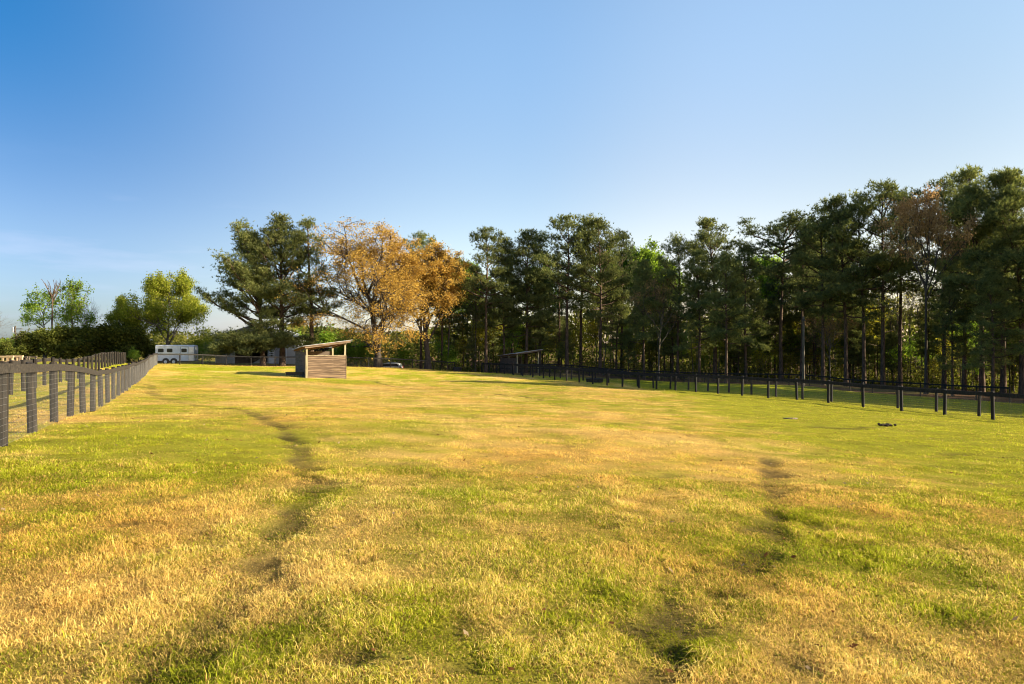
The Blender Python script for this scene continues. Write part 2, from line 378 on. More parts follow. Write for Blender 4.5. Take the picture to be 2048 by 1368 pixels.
M['needle_dark'] = leaf_mat('pine_needles_dark', (.046, .068, .038), (.175, .196, .084), .40, .25, (1.25, 1.3, .9))
M['spring'] = leaf_mat('spring_leaves', (.12, .16, .016), (.36, .36, .06), .5, .15)
M['olive'] = leaf_mat('olive_leaves', (.13, .13, .016), (.42, .36, .06), .55, .3)
M['woods'] = leaf_mat('far_leaves', (.045, .06, .016), (.19, .18, .045), .45, .1)
M['lime'] = leaf_mat('lime_leaves', (.10, .17, .018), (.27, .36, .06), .5, .25)
M['gold'] = leaf_mat('golden_leaves', (.30, .178, .038), (.62, .43, .11), .46, .08, (1.3, 1.2, .8))
M['rust'] = leaf_mat('rusty_leaves', (.34, .21, .10), (.60, .41, .20), .4, .2, (1.3, 1.2, .8))
M['evergreen'] = leaf_mat('evergreen_leaves', (.030, .046, .012), (.125, .135, .028), .35, .3)
M['black_wood'] = noise_mat('black_painted_wood', (.006, .006, .006), (.026, .024, .022), (14, 14, 3), .8, .35, c3=(.013, .012, .011))
M['grey_wood'] = noise_mat('weathered_dark_wood', (.005, .004, .003), (.034, .027, .019), (24, 24, 1.6), .85, .5, c3=(.013, .0105, .008))
M['rail_wood'] = noise_mat('weathered_rail_board', (.013, .0105, .008), (.062, .052, .041), (2.2, 26, 26), .85, .4, c3=(.025, .022, .018))
M['wire'] = noise_mat('galvanised_wire', (.15, .15, .145), (.24, .24, .23), (3, 3, 3), .5, 0)
M['dark_wire'] = noise_mat('dark_wire', (.025, .025, .025), (.06, .06, .06), (3, 3, 3), .6, 0)
M['boards'] = noise_mat('weathered_boards', (.058, .038, .024), (.25, .175, .112), (.7, .7, 17), .85, .5, c3=(.135, .092, .058), contrast=(.36, .64))
M['boards_shaded'] = noise_mat('shaded_weathered_boards', (.05, .04, .032), (.17, .135, .105), (1.5, 1.5, 22), .9, .5)  # the weathered boards again, with the shade of sunless sides put into the colour
M['post_pale'] = noise_mat('treated_post', (.20, .17, .10), (.40, .35, .22), (9, 9, 1.5), .8, .3)
M['ceiling_wood'] = noise_mat('rafter_wood', (.16, .085, .035), (.32, .19, .09), (2, 12, 12), .8, .2)
M['tin'] = noise_mat('tin_roof', (.42, .43, .45), (.66, .67, .70), (1.2, 9, 1), .45, .1, metal=.3)
M['white_paint'] = noise_mat('white_trailer_paint', (.52, .54, .57), (.72, .74, .76), (1.5, 1.5, 1.5), .35, .02)
M['alum'] = noise_mat('aluminium', (.45, .46, .48), (.75, .75, .76), (1.5, 1.5, 3), .4, .05, metal=.5)
M['glass'] = noise_mat('dark_glass', (.010, .011, .014), (.03, .033, .04), (1, 1, 1), .12, 0)
M['rubber'] = noise_mat('rubber', (.012, .012, .012), (.035, .034, .033), (6, 6, 6), .85, .1)
M['black_steel'] = noise_mat('black_steel', (.010, .010, .011), (.032, .032, .034), (7, 7, 7), .6, .1)
M['red_light'] = noise_mat('red_lens', (.35, .01, .01), (.5, .03, .02), (3, 3, 3), .3, 0)
M['car_white'] = noise_mat('white_car_paint', (.70, .71, .72), (.80, .80, .80), (2, 2, 2), .25, 0, coat=.5)
M['metal_wall'] = noise_mat('grey_metal_siding', (.27, .265, .26), (.37, .36, .35), (16, 16, .4), .6, .25)
M['white_trim'] = noise_mat('white_trim', (.62, .62, .62), (.78, .78, .76), (3, 3, 3), .6, .05)
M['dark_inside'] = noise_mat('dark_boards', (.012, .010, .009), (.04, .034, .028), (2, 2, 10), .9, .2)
M['roof_pale'] = noise_mat('pale_metal_roof', (.40, .42, .44), (.55, .57, .60), (8, 1, 1), .5, .1)
M['sun_patch'] = noise_mat('sun_patch', (.40, .33, .22), (.55, .46, .32), (3, 3, 3), .95, .3)  # tone of sunlight on the barn floor, for the doorway mound
M['pale_wood'] = noise_mat('pale_sunlit_wood', (.42, .30, .17), (.60, .45, .27), (4, 4, 12), .8, .2)  # pale wood; on the feeder its tone also holds the sunlight
M['orange'] = noise_mat('orange_marker', (.55, .10, .04), (.70, .18, .08), (3, 3, 3), .6, 0)
M['manure'] = noise_mat('manure', (.02, .015, .01), (.07, .05, .03), (20, 20, 20), .95, .8)

# ------------------------------------------------------------------ ground sheet
def axis(n, half, fine):
    t = np.linspace(-1, 1, n); k = math.asinh(half / fine)
    return np.sinh(t * k) * fine
gx = axis(520, 1600, 5.0)
gy = np.concatenate([-np.geomspace(1500, 1.5, 40), np.linspace(0, 14, 150), np.linspace(14.2, 60, 180), np.linspace(60.7, 130, 90), np.geomspace(131.5, 2600, 50)])
GX, GY = np.meshgrid(gx, gy)
fx, fy = GX.ravel(), GY.ravel()
gzv = ground_np(fx, fy)
pm = pathmask(fx, fy); lt = litter(fx, fy)
gzv = gzv - pm * .04
dr = dryness_shade(fx, fy)
gc = grasscol(fx, fy, dr)
thatch = np.array([.17, .12, .036]); nearf = sstep(75, 45, np.hypot(fx, fy))[:, None]
gc = gc * (1 - .42 * nearf) + thatch * .42 * nearf
shaded_soil = (np.array([.085, .064, .030]) * (.5 + fbm(fx * 3, fy * 3, 63, 3))[:, None])  # trodden soil with the shade of its hollows put into the colour
gc = gc * (1 - pm[:, None] * .85) + shaded_soil * pm[:, None] * .85
lc = np.array([.13, .078, .046]) * (.6 + .8 * fbm(fx / 1.5, fy / 1.5, 61, 3))[:, None]
gm = sstep(.42, .6, fbm(fx / 6, fy / 6, 67, 3))[:, None] * .75 * sstep(3, 9, beyond(fx, fy))[:, None]
lc = lc * (1 - gm) + np.array([.12, .13, .03]) * gm
gc = gc * (1 - lt[:, None]) + lc * lt[:, None]
nx, ny = len(gx), len(gy)
GRID = gzv.reshape(ny, nx)
def on_sheet(x, y):
    """height of the ground sheet itself, so that blades stand on it"""
    i = np.clip(np.searchsorted(gx, x) - 1, 0, nx - 2); j = np.clip(np.searchsorted(gy, y) - 1, 0, ny - 2)
    a = (x - gx[i]) / (gx[i + 1] - gx[i]); b = (y - gy[j]) / (gy[j + 1] - gy[j])
    return (GRID[j, i] * (1 - a) + GRID[j, i + 1] * a) * (1 - b) + (GRID[j + 1, i] * (1 - a) + GRID[j + 1, i + 1] * a) * b
ii = np.arange(nx * ny).reshape(ny, nx)
quads = np.stack([ii[:-1, :-1], ii[:-1, 1:], ii[1:, 1:], ii[1:, :-1]], -1).reshape(-1, 4)
g = link('ground', npmesh('ground', np.stack([fx, fy, gzv], 1), quads, smooth=True, attrs={'Col': gc}), M['turf'])
tag(g, 'rolling pasture ground with trodden horse tracks', 'ground', kind='structure')

# ------------------------------------------------------------------ grass blades
def make_grass():
    rng = np.random.default_rng(11)
    Vs = []; Qs = []; Ts = []; Cs = []; n0 = 0
    strips = [(2.3,3.5,10500),(3.5,5,11000),(5,7,7600),(7,9.5,4400),(9.5,13,2300),(13,18,900),(18,26,420),(26,40,190),(40,60,80),(60,97,34)]
    for y0, y1, den in strips:
        hw = .80 * y1 + 2.5
        n = int(den * (y1 - y0) * 2 * hw)
        x = rng.uniform(-hw, hw, n); y = rng.uniform(y0, y1, n)
        keep = np.abs(x) < .80 * y + 2.5
        clump = fbm(x * 2.6, y * 2.6, 91, 3)
        if y0 < 13: keep &= rng.random(n) < .6 + .7 * sstep(.3, .65, clump)
        if y0 >= 9: keep &= rng.random(n) < .30 + 1.1 * sstep(.42, .60, fbm(x * 2.1, y * 2.1, 93, 3))
        x, y = x[keep], y[keep]; clump = clump[keep]
        pm = pathmask(x, y); lt = litter(x, y)
        keep = (rng.random(len(x)) > pm * .38) & (rng.random(len(x)) > lt * .97)
        x, y, pm, clump = x[keep], y[keep], pm[keep], clump[keep]; n = len(x)
        d = np.hypot(x, y)
        dry_shade0 = dryness_shade(x, y)
        dry = np.clip(dry_shade0 + rng.normal(0, .32, n), 0, 1)
        z = on_sheet(x, y) - .004
        h = (.012 + .018 * rng.random(n) ** 1.6 + .014 * sstep(.45, .8, clump)) * (1 + .3 * (dry > .55)) * (1 - .40 * pm) * (1 + .018 * d)
        h *= np.where(rng.random(n) < .02, 1.9, 1) * (1 + .9 * tuss(x, y))
        w = (.0021 + .0022 * rng.random(n)) * (1 + .3 * (dry < .4)) + .00040 * d
        lean = np.abs(rng.normal(.70, .50, n)) + .55 * pm + .35 * (dry > .5) * rng.random(n)
        lean = np.where(rng.random(n) < .28, rng.uniform(1.15, 1.5, n), lean); lean = np.clip(lean, 0, 1.5); h = h * (1 + .35 * (lean > 1.0))
        z = z + (lean > 1.0) * (.005 + .009 * rng.random(n)); az = rng.uniform(0, 2 * np.pi, n); wa = az + np.pi / 2 + rng.normal(0, .5, n)
        dx, dy = np.cos(az), np.sin(az); wx, wy = np.cos(wa) * w / 2, np.sin(wa) * w / 2
        tex = fbm(x * 3.2, y * 3.2, 95, 3)
        h *= .55 + .9 * sstep(.25, .75, tex)
        c = grasscol(x, y, dry) * ((.93 + .58 * rng.random(n)) * (.80 + .44 * sstep(.25, .75, tex)))[:, None]
        c = c * (1 - .48 * pm)[:, None]
        rust = rng.random(n) < .04
        c[rust] = np.array([.28, .14, .05]) * (.6 + .6 * rng.random(rust.sum()))[:, None]
        b = np.stack([x, y, z], 1); wv = np.stack([wx, wy, 0 * x], 1)
        tip = b + np.stack([dx * np.sin(lean) * h, dy * np.sin(lean) * h, np.cos(lean) * h], 1)
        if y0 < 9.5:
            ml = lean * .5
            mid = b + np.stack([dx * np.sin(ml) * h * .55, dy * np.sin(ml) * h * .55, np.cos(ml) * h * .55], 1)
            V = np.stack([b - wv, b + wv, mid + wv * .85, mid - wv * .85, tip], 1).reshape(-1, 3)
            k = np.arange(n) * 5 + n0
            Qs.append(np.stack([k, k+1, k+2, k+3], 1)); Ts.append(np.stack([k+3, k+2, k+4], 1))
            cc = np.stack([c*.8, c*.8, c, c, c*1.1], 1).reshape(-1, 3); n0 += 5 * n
        else:
            V = np.stack([b - wv, b + wv, tip], 1).reshape(-1, 3)
            k = np.arange(n) * 3 + n0
            Ts.append(np.stack([k, k+1, k+2], 1)); cc = np.stack([c, c, c], 1).reshape(-1, 3); n0 += 3 * n
        Vs.append(V); Cs.append(np.clip(cc, 0, .9))
    # broad-leaved weeds pressed into the turf
    nw = 700; wy_ = rng.uniform(2.6, 15, nw); wx_ = rng.uniform(-1, 1, nw) * (.8 * wy_ + 1.5); q = 9; n = nw * q
    x = np.repeat(wx_, q); y = np.repeat(wy_, q); z = on_sheet(x, y) + .003; az = rng.uniform(0, 6.28, n); ln = rng.uniform(.012, .034, n)[:, None]; e = rng.uniform(.25, .8, n)
    d = np.stack([np.cos(az) * np.cos(e), np.sin(az) * np.cos(e), np.sin(e)], 1) * ln; w = np.stack([-np.sin(az), np.cos(az), 0 * az], 1) * ln * .17
    b = np.stack([x, y, z], 1); k = np.arange(n) * 4 + n0; n0 += 4 * n
    Vs.append(np.stack([b, b + d * .55 + w, b + d, b + d * .55 - w], 1).reshape(-1, 3)); Qs.append(np.stack([k, k+1, k+2, k+3], 1))
    Cs.append(np.repeat(np.array([.19, .24, .03]) * rng.uniform(.6, 1.3, n)[:, None], 4, 0))
    # fallen leaves and bits of litter lying in the grass
    n = 900; y = rng.uniform(2.5, 20, n); x = rng.uniform(-1, 1, n) * (.8 * y + 2); z = on_sheet(x, y) + rng.uniform(.008, .03, n)
    C = np.stack([x, y, z], 1); a = rng.uniform(0, 6.28, n); sz = rng.uniform(.012, .034, n)[:, None]
    d = np.stack([np.cos(a), np.sin(a), rng.normal(0, .35, n)], 1) * sz; w = np.stack([-np.sin(a), np.cos(a), rng.normal(0, .35, n)], 1) * sz * .6
    k = np.arange(n) * 4 + n0; n0 += 4 * n
    Vs.append(np.stack([C - d, C + w, C + d, C - w], 1).reshape(-1, 3)); Qs.append(np.stack([k, k+1, k+2, k+3], 1))
    c = np.where((rng.random(n) < .6)[:, None], np.array([.22, .10, .04]), np.array([.45, .34, .2])) * rng.uniform(.5, 1.2, n)[:, None]
    Cs.append(np.repeat(c, 4, 0))
    me = npmesh('grass', np.concatenate(Vs), np.concatenate(Qs), np.concatenate(Ts), attrs={'Col': np.concatenate(Cs)})
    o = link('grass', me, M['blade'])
    tag(o, 'short pasture grass, part green and part straw coloured', 'grass', kind='stuff')
    print('grass verts', n0)
make_grass()

# ------------------------------------------------------------------ fences
def tubes(PL, RD, sides):
    """PL (B,K,3) polylines, RD (B,K) radii -> verts, quads"""
    B, K, _ = PL.shape
    d = PL[:, -1] - PL[:, 0]; d /= np.maximum(np.linalg.norm(d, axis=1, keepdims=True), 1e-9)
    ref = np.where(np.abs(d[:, 2:3]) < .9, np.array([[0, 0, 1.]]), np.array([[1., 0, 0]]))
    a = np.cross(d, ref); a /= np.linalg.norm(a, axis=1, keepdims=True); b = np.cross(d, a)
    th = np.arange(sides) * 2 * np.pi / sides
    ring = a[:, None] * np.cos(th)[None, :, None] + b[:, None] * np.sin(th)[None, :, None]       # B,S,3
    V = PL[:, :, None, :] + ring[:, None] * RD[:, :, None, None]
    idx = np.arange(B * K * sides).reshape(B, K, sides); nx = np.roll(idx, -1, axis=2)
    Q = np.stack([idx[:, :-1], nx[:, :-1], nx[:, 1:], idx[:, 1:]], -1).reshape(-1, 4)
    return V.reshape(-1, 3), Q
def post_mesh(name, w, h, seed):
    rnd = random.Random(seed); m = MB(); n = 8; vs = []
    for z, s in ((-.35, 1.02), (0, 1.02), (h * .5, 1.0), (h - .03, .98), (h, .86)):
        for k in range(n):
            t = 2 * math.pi * (k + .5) / n; q = 1 / max(abs(math.cos(t)), abs(math.sin(t)))
            q = min(q, 1.22)
            vs.append((w / 2 * s * q * math.cos(t), w / 2 * s * q * math.sin(t), z + (.012 * math.cos(t + seed) if z == h else 0)))
    fs = [tuple(range(n - 1, -1, -1)), tuple(range(4 * n, 5 * n))]
    for r in range(4):
        for k in range(n): fs.append((r*n + k, r*n + (k+1) % n, (r+1)*n + (k+1) % n, (r+1)*n + k))
    return m.add(vs, fs).mesh(name)
def fence(name_label, pts, H, pw, side, post_mat, rail_mat, wire_mat, rail_h=.15, wire_r=.0016, vstep=.0508, wires=True, group=None, seed=1, second_rail=None, over=.03):
    """pts: post positions (x,y); side: +1/-1 which face carries rail and wire"""
    rnd = random.Random(seed)
    x0, y0 = pts[0]
    root = empty('board_and_wire_fence' if wires else 'board_fence', (x0, y0, gz(x0, y0)))
    tag(root, name_label, 'fence', group)
    base = Vector(root.location)
    mesh3 = [post_mesh('post', pw, H + over, seed + k) for k in range(3)]
    G = []
    for i, (x, y) in enumerate(pts):
        z = gz(x, y)
        G.append(z)
        p = link('post', mesh3[i % 3], post_mat, root, Vector((x, y, z)) - base)
        j = min(i, len(pts) - 2); a = math.atan2(pts[j+1][1] - pts[j][1], pts[j+1][0] - pts[j][0])
        p.rotation_euler = (R(rnd.uniform(-1.8, 1.8)), R(rnd.uniform(-1.8, 1.8)), a + R(rnd.uniform(-5, 5)))
    PLh = []; PLv = []
    for i in range(len(pts) - 1):
        a = Vector((*pts[i], G[i])); b = Vector((*pts[i+1], G[i+1])); d = b - a
        nrm = Vector((-(d.y), d.x, 0)).normalized() * side
        off = nrm * (pw / 2 + .021)
        ex = d.normalized() * (.0 if i else .08)
        zc = H - rail_h / 2 - .005 + rnd.uniform(-.006, .006)
        up = Vector((0, 0, zc))
        m = MB().beam(a + up + off - ex - base, b + up + off - d.normalized() * .006 - base + Vector((0, 0, rnd.uniform(-.006, .006))), .035, rail_h)
        m.build('rail', rail_mat, root)
        if second_rail:
            MB().beam(a + Vector((0, 0, second_rail)) + off - base, b + Vector((0, 0, second_rail)) + off - d.normalized() * .006 - base, .035, rail_h * .8).build('rail', rail_mat, root)
        if wires:
            offw = nrm * (pw / 2 + .001)
            for k in range(12):
                z = .04 + k * (H - .10 - rail_h * .4) / 11
                PLh.append([list(a + offw + Vector((0, 0, z)) - base), list(b + offw + Vector((0, 0, z)) - base)])
            nV = int(d.length / vstep)
            for k in range(nV):
                q = a + d * ((k + .5) / nV) + offw - base
                PLv.append([[q.x, q.y, q.z + .04], [q.x, q.y, q.z + H - .06]])
    if wires:
        PL = np.array(PLh + PLv); rr_ = np.full(PL.shape[:2], wire_r * .75); rr_[:len(PLh)] = wire_r * 1.35; V, Q = tubes(PL, rr_, 3)
        link('wire_mesh', npmesh('wire_mesh', V, Q), wire_mat, root)
    return root
def along(fn, y0, dy, n): return [(fn(y0 + k * dy), y0 + k * dy) for k in range(n)]
DY = 2.195
fence('weathered board and wire fence running from the near left edge to the horse trailer', along(FL1, 10.62 - DY, DY, 33), 1.29, .15, -1, M['grey_wood'], M['rail_wood'], M['wire'], seed=3, wire_r=.0012)
fence('weathered fence on the far side of the narrow left lane, posts facing us', along(FL2, 24.2, DY, 27), 1.29, .15, 1, M['grey_wood'], M['rail_wood'], M['dark_wire'], seed=5)
RY = 2.02
fence('black board and wire mesh fence along the right edge of the sunlit paddock', along(FR1, 28.9 - .0, RY, 25), 1.33, .15, 1, M['black_wood'], M['black_wood'], M['dark_wire'], seed=7, wire_r=.0021, rail_h=.185)
fence('black fence on the far side of the right lane, parallel to the nearer one', along(FR2, 30.85, RY, 32), 1.33, .15, 1, M['black_wood'], M['black_wood'], M['dark_wire'], seed=9, wire_r=.0021, rail_h=.185)
def resample(P, step):
    P = [Vector(p) for p in P]; out = [P[0]]; acc = 0
    for a, b in zip(P[:-1], P[1:]):
        L = (b - a).length; t = step - acc
        while t <= L: out.append(a + (b - a) * (t / L)); t += step
        acc = (acc + L) % step
    return [(p.x, p.y) for p in out]
fence('thin black fence closing the far paddock end, from trailer to the golden trees', resample([px(u, y) for u, y, z in BACK[:8]], 2.9), 1.27, .11, -1, M['black_wood'], M['black_wood'], M['dark_wire'], rail_h=.14, seed=13, vstep=.15, wire_r=.003)
fence('black fence at the foot of the dark wood, behind the shaded far paddock', resample([px(u, y) for u, y, z in FARF], 2.6), 1.3, .12, -1, M['black_wood'], M['black_wood'], M['dark_wire'], rail_h=.15, seed=15, wires=False, second_rail=.62)

# ------------------------------------------------------------------ run-in sheds
def shed(loc, rz, label, front_wall, left_h):
    Wd, Dp = 3.5, 5.2
    x0, y0, z0 = loc
    root = empty('run_in_shed', loc, rz); tag(root, label, 'shed')
    rt = lambda x, y: 2.83 + .127 * x - .070 * y            # underside of the roof over local ground 0
    for (x, y) in ((.07, .07), (Wd - .07, .07), (.07, Dp - .07), (Wd - .07, Dp - .07), (.07, Dp / 2)):
        MB().box(x - .075, x + .075, y - .075, y + .075, -.6, rt(x, y) - .16).build('post', M['post_pale'], root)
    rnd = random.Random(4)
    def planks(n, h0, h1, fn, name, mat):
        m = MB(); ph = (h1 - h0) / n
        for k in range(n): fn(m, h0 + k * ph + .004, h0 + (k + 1) * ph - .004, rnd.uniform(-.004, .004))
        return m.build(name, mat, root)
    if front_wall:
        planks(10, -.25, 1.98, lambda m, a, b, j: m.box(.15 - .003, Wd - .02, -.045 + j, -.005 + j, a, b), 'front_wall', M['boards'])
        MB().box(-.012, .147, -.055, -.006, -.3, 2.02).box(-.052, -.013, -.055, .11, -.3, 2.02).build('corner_board', M['post_pale'], root)
        MB().box(Wd - .019, Wd + .03, -.06, .02, -.3, 2.0).build('corner_board', M['boards'], root)
        MB().box(.15, Wd - .02, -.06, .05, 1.985, 2.025).build('sill_board', M['post_pale'], root)
    planks(11 if left_h > 2.5 else 11, -.25, left_h, lambda m, a, b, j: m.box(-.045 + j, -.005 + j, .112, Dp, a, b), 'side_wall', M['boards_shaded'])
    planks(11, -.25, 2.3, lambda m, a, b, j: m.box(0, Wd, Dp + .005 + j, Dp + .045 + j, a, b), 'rear_wall', M['boards_shaded'])
    # roof: sheet, rafters under it, rake boards
    ov = .42
    def plane_box(m, xa, xb, ya, yb, za, zb):
        vs = [(x, y, rt(x, y) + z) for z in (za, zb) for (x, y) in ((xa, ya), (xb, ya), (xb, yb), (xa, yb))]
        m.add(vs, [(0,3,2,1),(4,5,6,7),(0,1,5,4),(1,2,6,5),(2,3,7,6),(3,0,4,7)])
    m = MB(); plane_box(m, -.35, Wd + ov + .1, -.30, Dp + .3, .012, .045); m.build('roof', M['tin'], root)
    m = MB(); plane_box(m, -.30, Wd + ov, -.25, Dp + .26, -.012, .010); m.build('roof_deck', M['ceiling_wood'], root)
    for k in range(6):
        y = .1 + k * (Dp - .2) / 5
        m = MB(); plane_box(m, -.2, Wd + ov - .12, y - .025, y + .025, -.15, -.014); m.build('rafter', M['ceiling_wood'], root)
    m = MB(); plane_box(m, -.12, Wd + ov - .05, -.245, -.205, -.19, -.013); m.build('fascia_board', M['boards'], root)
    m = MB(); plane_box(m, Wd - .03, Wd + .02, -.2, Dp + .2, -.30, -.152); m.build('header_beam', M['boards'], root)
    m = MB(); plane_box(m, .02, .10, -.0, Dp, -.30, -.152); m.build('header_beam', M['boards_shaded'], root)
    return root
xs, ys = -18.1, 60.0
shed((xs, ys, EYE - 3.20), R(27), 'brown weathered plank shed with low front wall, standing in the sun beside the black harrow', True, 2.30)
shed((px(1034, 95)[0], 95, EYE - 4.42), R(27), 'open-fronted grey shed with pale slanted roof at the edge of the wood, behind the fences', False, 2.15)

# ------------------------------------------------------------------ harrow leaning by the shed
def harrow():
    x, y = px(571, 60.3); z = gz(x + .7, y)
    r = empty('tine_harrow', (x, y, z), R(4)); tag(r, 'low black metal harrow with a row of tines on the grass beside the brown shed', 'harrow')
    MB().beam((0, 0, .40), (1.55, 0, .40), .10, .07).beam((0, .35, .30), (1.55, .35, .30), .08, .06).beam((.03, 0, .4), (.03, .35, .3), .05, .05).beam((1.52, 0, .4), (1.52, .35, .3), .05, .05).build('frame', M['black_steel'], r)
    M_ = Matrix.Rotation(R(-20), 4, 'X')
    MB().box(.05, 1.5, -.02, .02, .16, .36).build('panel', M['black_steel'], r)
    for k in range(7):
        MB().beam((.10 + k * .225, -.03, .38), (.14 + k * .225, -.10, -.03), .035, .035).build('tine', M['black_steel'], r)
harrow()

# ------------------------------------------------------------------ horse trailer
def trailer():
    Y = 92; x, y = px(311, Y); L = 4.85; Wt = 2.1; Ht = 2.14
    z = EYE - 3.02
    r = empty('horse_trailer', (x, y, z), R(5)); tag(r, 'white horse trailer with three dark side windows parked behind the fence end', 'horse trailer')
    b = .48
    # rounded box profile across (y-z), pushed along x
    def body(xa, xb, z0, z1, name, mat, rad=.22, w=Wt):
        pts = []
        for cx, cz, a0 in ((rad, z1 - rad, 180), (w - rad, z1 - rad, 90)):
            for k in range(5): t = R(a0 - k * 22.5); pts.append((cx + rad * math.cos(t), cz + rad * math.sin(t)))
        pts = [(0, z0)] + pts + [(w, z0)]
        vs = [(xa, p[0], p[1]) for p in pts] + [(xb, p[0], p[1]) for p in pts]; n = len(pts)
        fs = [tuple(range(n)), tuple(range(2*n - 1, n - 1, -1))] + [(i, (i+1) % n, n + (i+1) % n, n + i) for i in range(n)]
        return MB().add(vs, fs).build(name, mat, r)
    body(0, L - .55, b, b + Ht, 'body', M['white_paint'])
    # slanted nose
    vs = []
    for xx, y0_, y1_, zt in ((L - .547, 0, Wt, b + Ht), (L + .05, .25, Wt - .25, b + Ht - .06)):
        vs += [(xx, y0_, b), (xx, y1_, b), (xx, y1_, zt - .25), (xx, y1_ - .22, zt), (xx, y0_ + .22, zt), (xx, y0_, zt - .25)]
    fs = [tuple(range(5, -1, -1)), tuple(range(6, 12))] + [(i, (i+1) % 6, 6 + (i+1) % 6, 6 + i) for i in range(6)]
    MB().add(vs, fs).build('nose', M['alum'], r)
    MB().box(-.03, L - .50, -.02, Wt + .02, b + Ht - .17, b + Ht - .12).build('roof_trim', M['alum'], r)
    MB().box(0, L - .55, -.012, -.002, b + .98, b + 1.06).build('belt_trim', M['alum'], r)
    def window(u0, u1):
        x0 = (u0 - 311) / F * Y; x1 = (u1 - 311) / F * Y; z0, z1 = b + 1.15, b + 1.65; rad = .12
        def rr(g):
            pts = []
            for cx, cz, a0 in ((x0 + rad, z0 + rad, 180), (x1 - rad, z0 + rad, 270), (x1 - rad, z1 - rad, 0), (x0 + rad, z1 - rad, 90)):
                for k in range(4): t = R(a0 + k * 30); pts.append((cx + (rad + g) * math.cos(t), cz + (rad + g) * math.sin(t)))
            return pts
        w = MB().prism(rr(.05), -.018, -.003).build('window', M['white_trim'], r)
        MB().prism(rr(0), -.026, -.019).build('pane', M['glass'], w)
    for a, c in ((316, 327), (333, 344), (361, 371.5)): window(a, c)
    x0 = (359 - 311) / F * Y; x1 = (374 - 311) / F * Y
    d = MB().box(x0, x0 + .025, -.014, -.002, b + .1, b + 1.9).box(x1, x1 + .025, -.014, -.002, b + .1, b + 1.9).box(x0, x1, -.014, -.002, b + 1.9, b + 1.92).build('door_seam', M['rubber'], r)
    MB().box(x0 + .08, x0 + .2, -.05, -.015, b + .85, b + .92).build('door_handle', M['black_steel'], r)
    for uw in (331, 346.5):
        xc = (uw - 311) / F * Y
        pts = [(xc + .46 * math.cos(R(t)), .40 + .46 * math.sin(R(t))) for t in range(0, 181, 15)]
        MB().prism([(p[0], max(p[1], b - .05)) for p in pts], -.03, -.004).build('wheel_arch', M['rubber'], r)
        w = MB().cyl((xc, -.10, .35), (xc, .14, .35), .36, n=20).build('wheel', M['rubber'], r)
        MB().cyl((xc, -.112, .35), (xc, -.101, .35), .21, n=16).build('rim', M['alum'], w)
    MB().box(.1, L - .6, .15, Wt - .15, b - .12, b - .003).build('chassis', M['black_steel'], r)
    MB().beam((L, Wt * .3, b - .02), (L + .95, Wt / 2, b - .05), .08, .1).beam((L, Wt * .7, b - .02), (L + .95, Wt / 2, b - .05), .08, .1).build('drawbar', M['black_steel'], r)
    MB().cyl((L + .8, Wt / 2, .0), (L + .8, Wt / 2, b + .25), .04).build('jack', M['black_steel'], r)
    MB().box(L + .06, L + .12, .3, .5, b + .05, b + .3).build('gravel_guard', M['alum'], r)
trailer()

# ------------------------------------------------------------------ barns
def barn():
    Y = 106; xa = px(431, Y)[0]; xb = px(571, Y)[0]; Wb = xb - xa; D = 14
    z = EYE - 3.38
    r = empty('metal_barn', (xa, Y, z), R(3)); tag(r, 'grey metal barn with a wide dark doorway behind the pine trees', 'barn')
    he, hp = 4.15, 5.85; o0, o1, oh = 2.95, 7.95, 3.0
    mw = MB()
    mw.box(0, o0, 0, .14, -.4, oh).box(o1, Wb, 0, .14, -.4, oh)
    mw.prism([(0, oh), (Wb, oh), (Wb, he), (Wb / 2, hp), (0, he)], 0, .14)
    mw.build('front_wall', M['metal_wall'], r)
    MB().box(0, .14, .143, D, -.4, he).build('side_wall', M['metal_wall'], r)
    MB().box(Wb - .14, Wb, .143, D, -.4, he).build('side_wall', M['metal_wall'], r)
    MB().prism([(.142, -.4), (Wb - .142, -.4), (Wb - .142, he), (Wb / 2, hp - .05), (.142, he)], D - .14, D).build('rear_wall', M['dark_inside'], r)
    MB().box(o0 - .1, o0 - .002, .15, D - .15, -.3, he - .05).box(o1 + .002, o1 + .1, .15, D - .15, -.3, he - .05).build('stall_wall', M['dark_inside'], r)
    for s in (-1, 1):
        cx = Wb / 2
        pts = [(cx, hp + .02), (cx + s * (Wb / 2 + .35), he - .10), (cx + s * (Wb / 2 + .35), he + .02), (cx, hp + .14)]
        if s < 0: pts = pts[::-1]
        MB().prism(pts, -.4, D + .4).build('roof', M['roof_pale'], r)
    for s, x in ((0, -.015), (1, Wb - .11)): MB().box(x, x + .125, -.02, -.003, -.3, he - .02).build('corner_trim', M['white_trim'], r)
    MB().box(.12, Wb - .12, -.03, -.003, oh + .02, oh + .14).build('band_trim', M['white_trim'], r)
    d = MB().box(8.15, 9.0, -.05, -.003, -.1, 2.3).build('door', M['white_trim'], r)
    pn = MB()
    for i in range(3):
        for j in range(3): pn.box(8.27 + i * .22, 8.27 + i * .22 + .16, -.062, -.051, 1.15 + j * .32, 1.15 + j * .32 + .24)
    pn.build('pane', M['glass'], d)
    return r
barn()
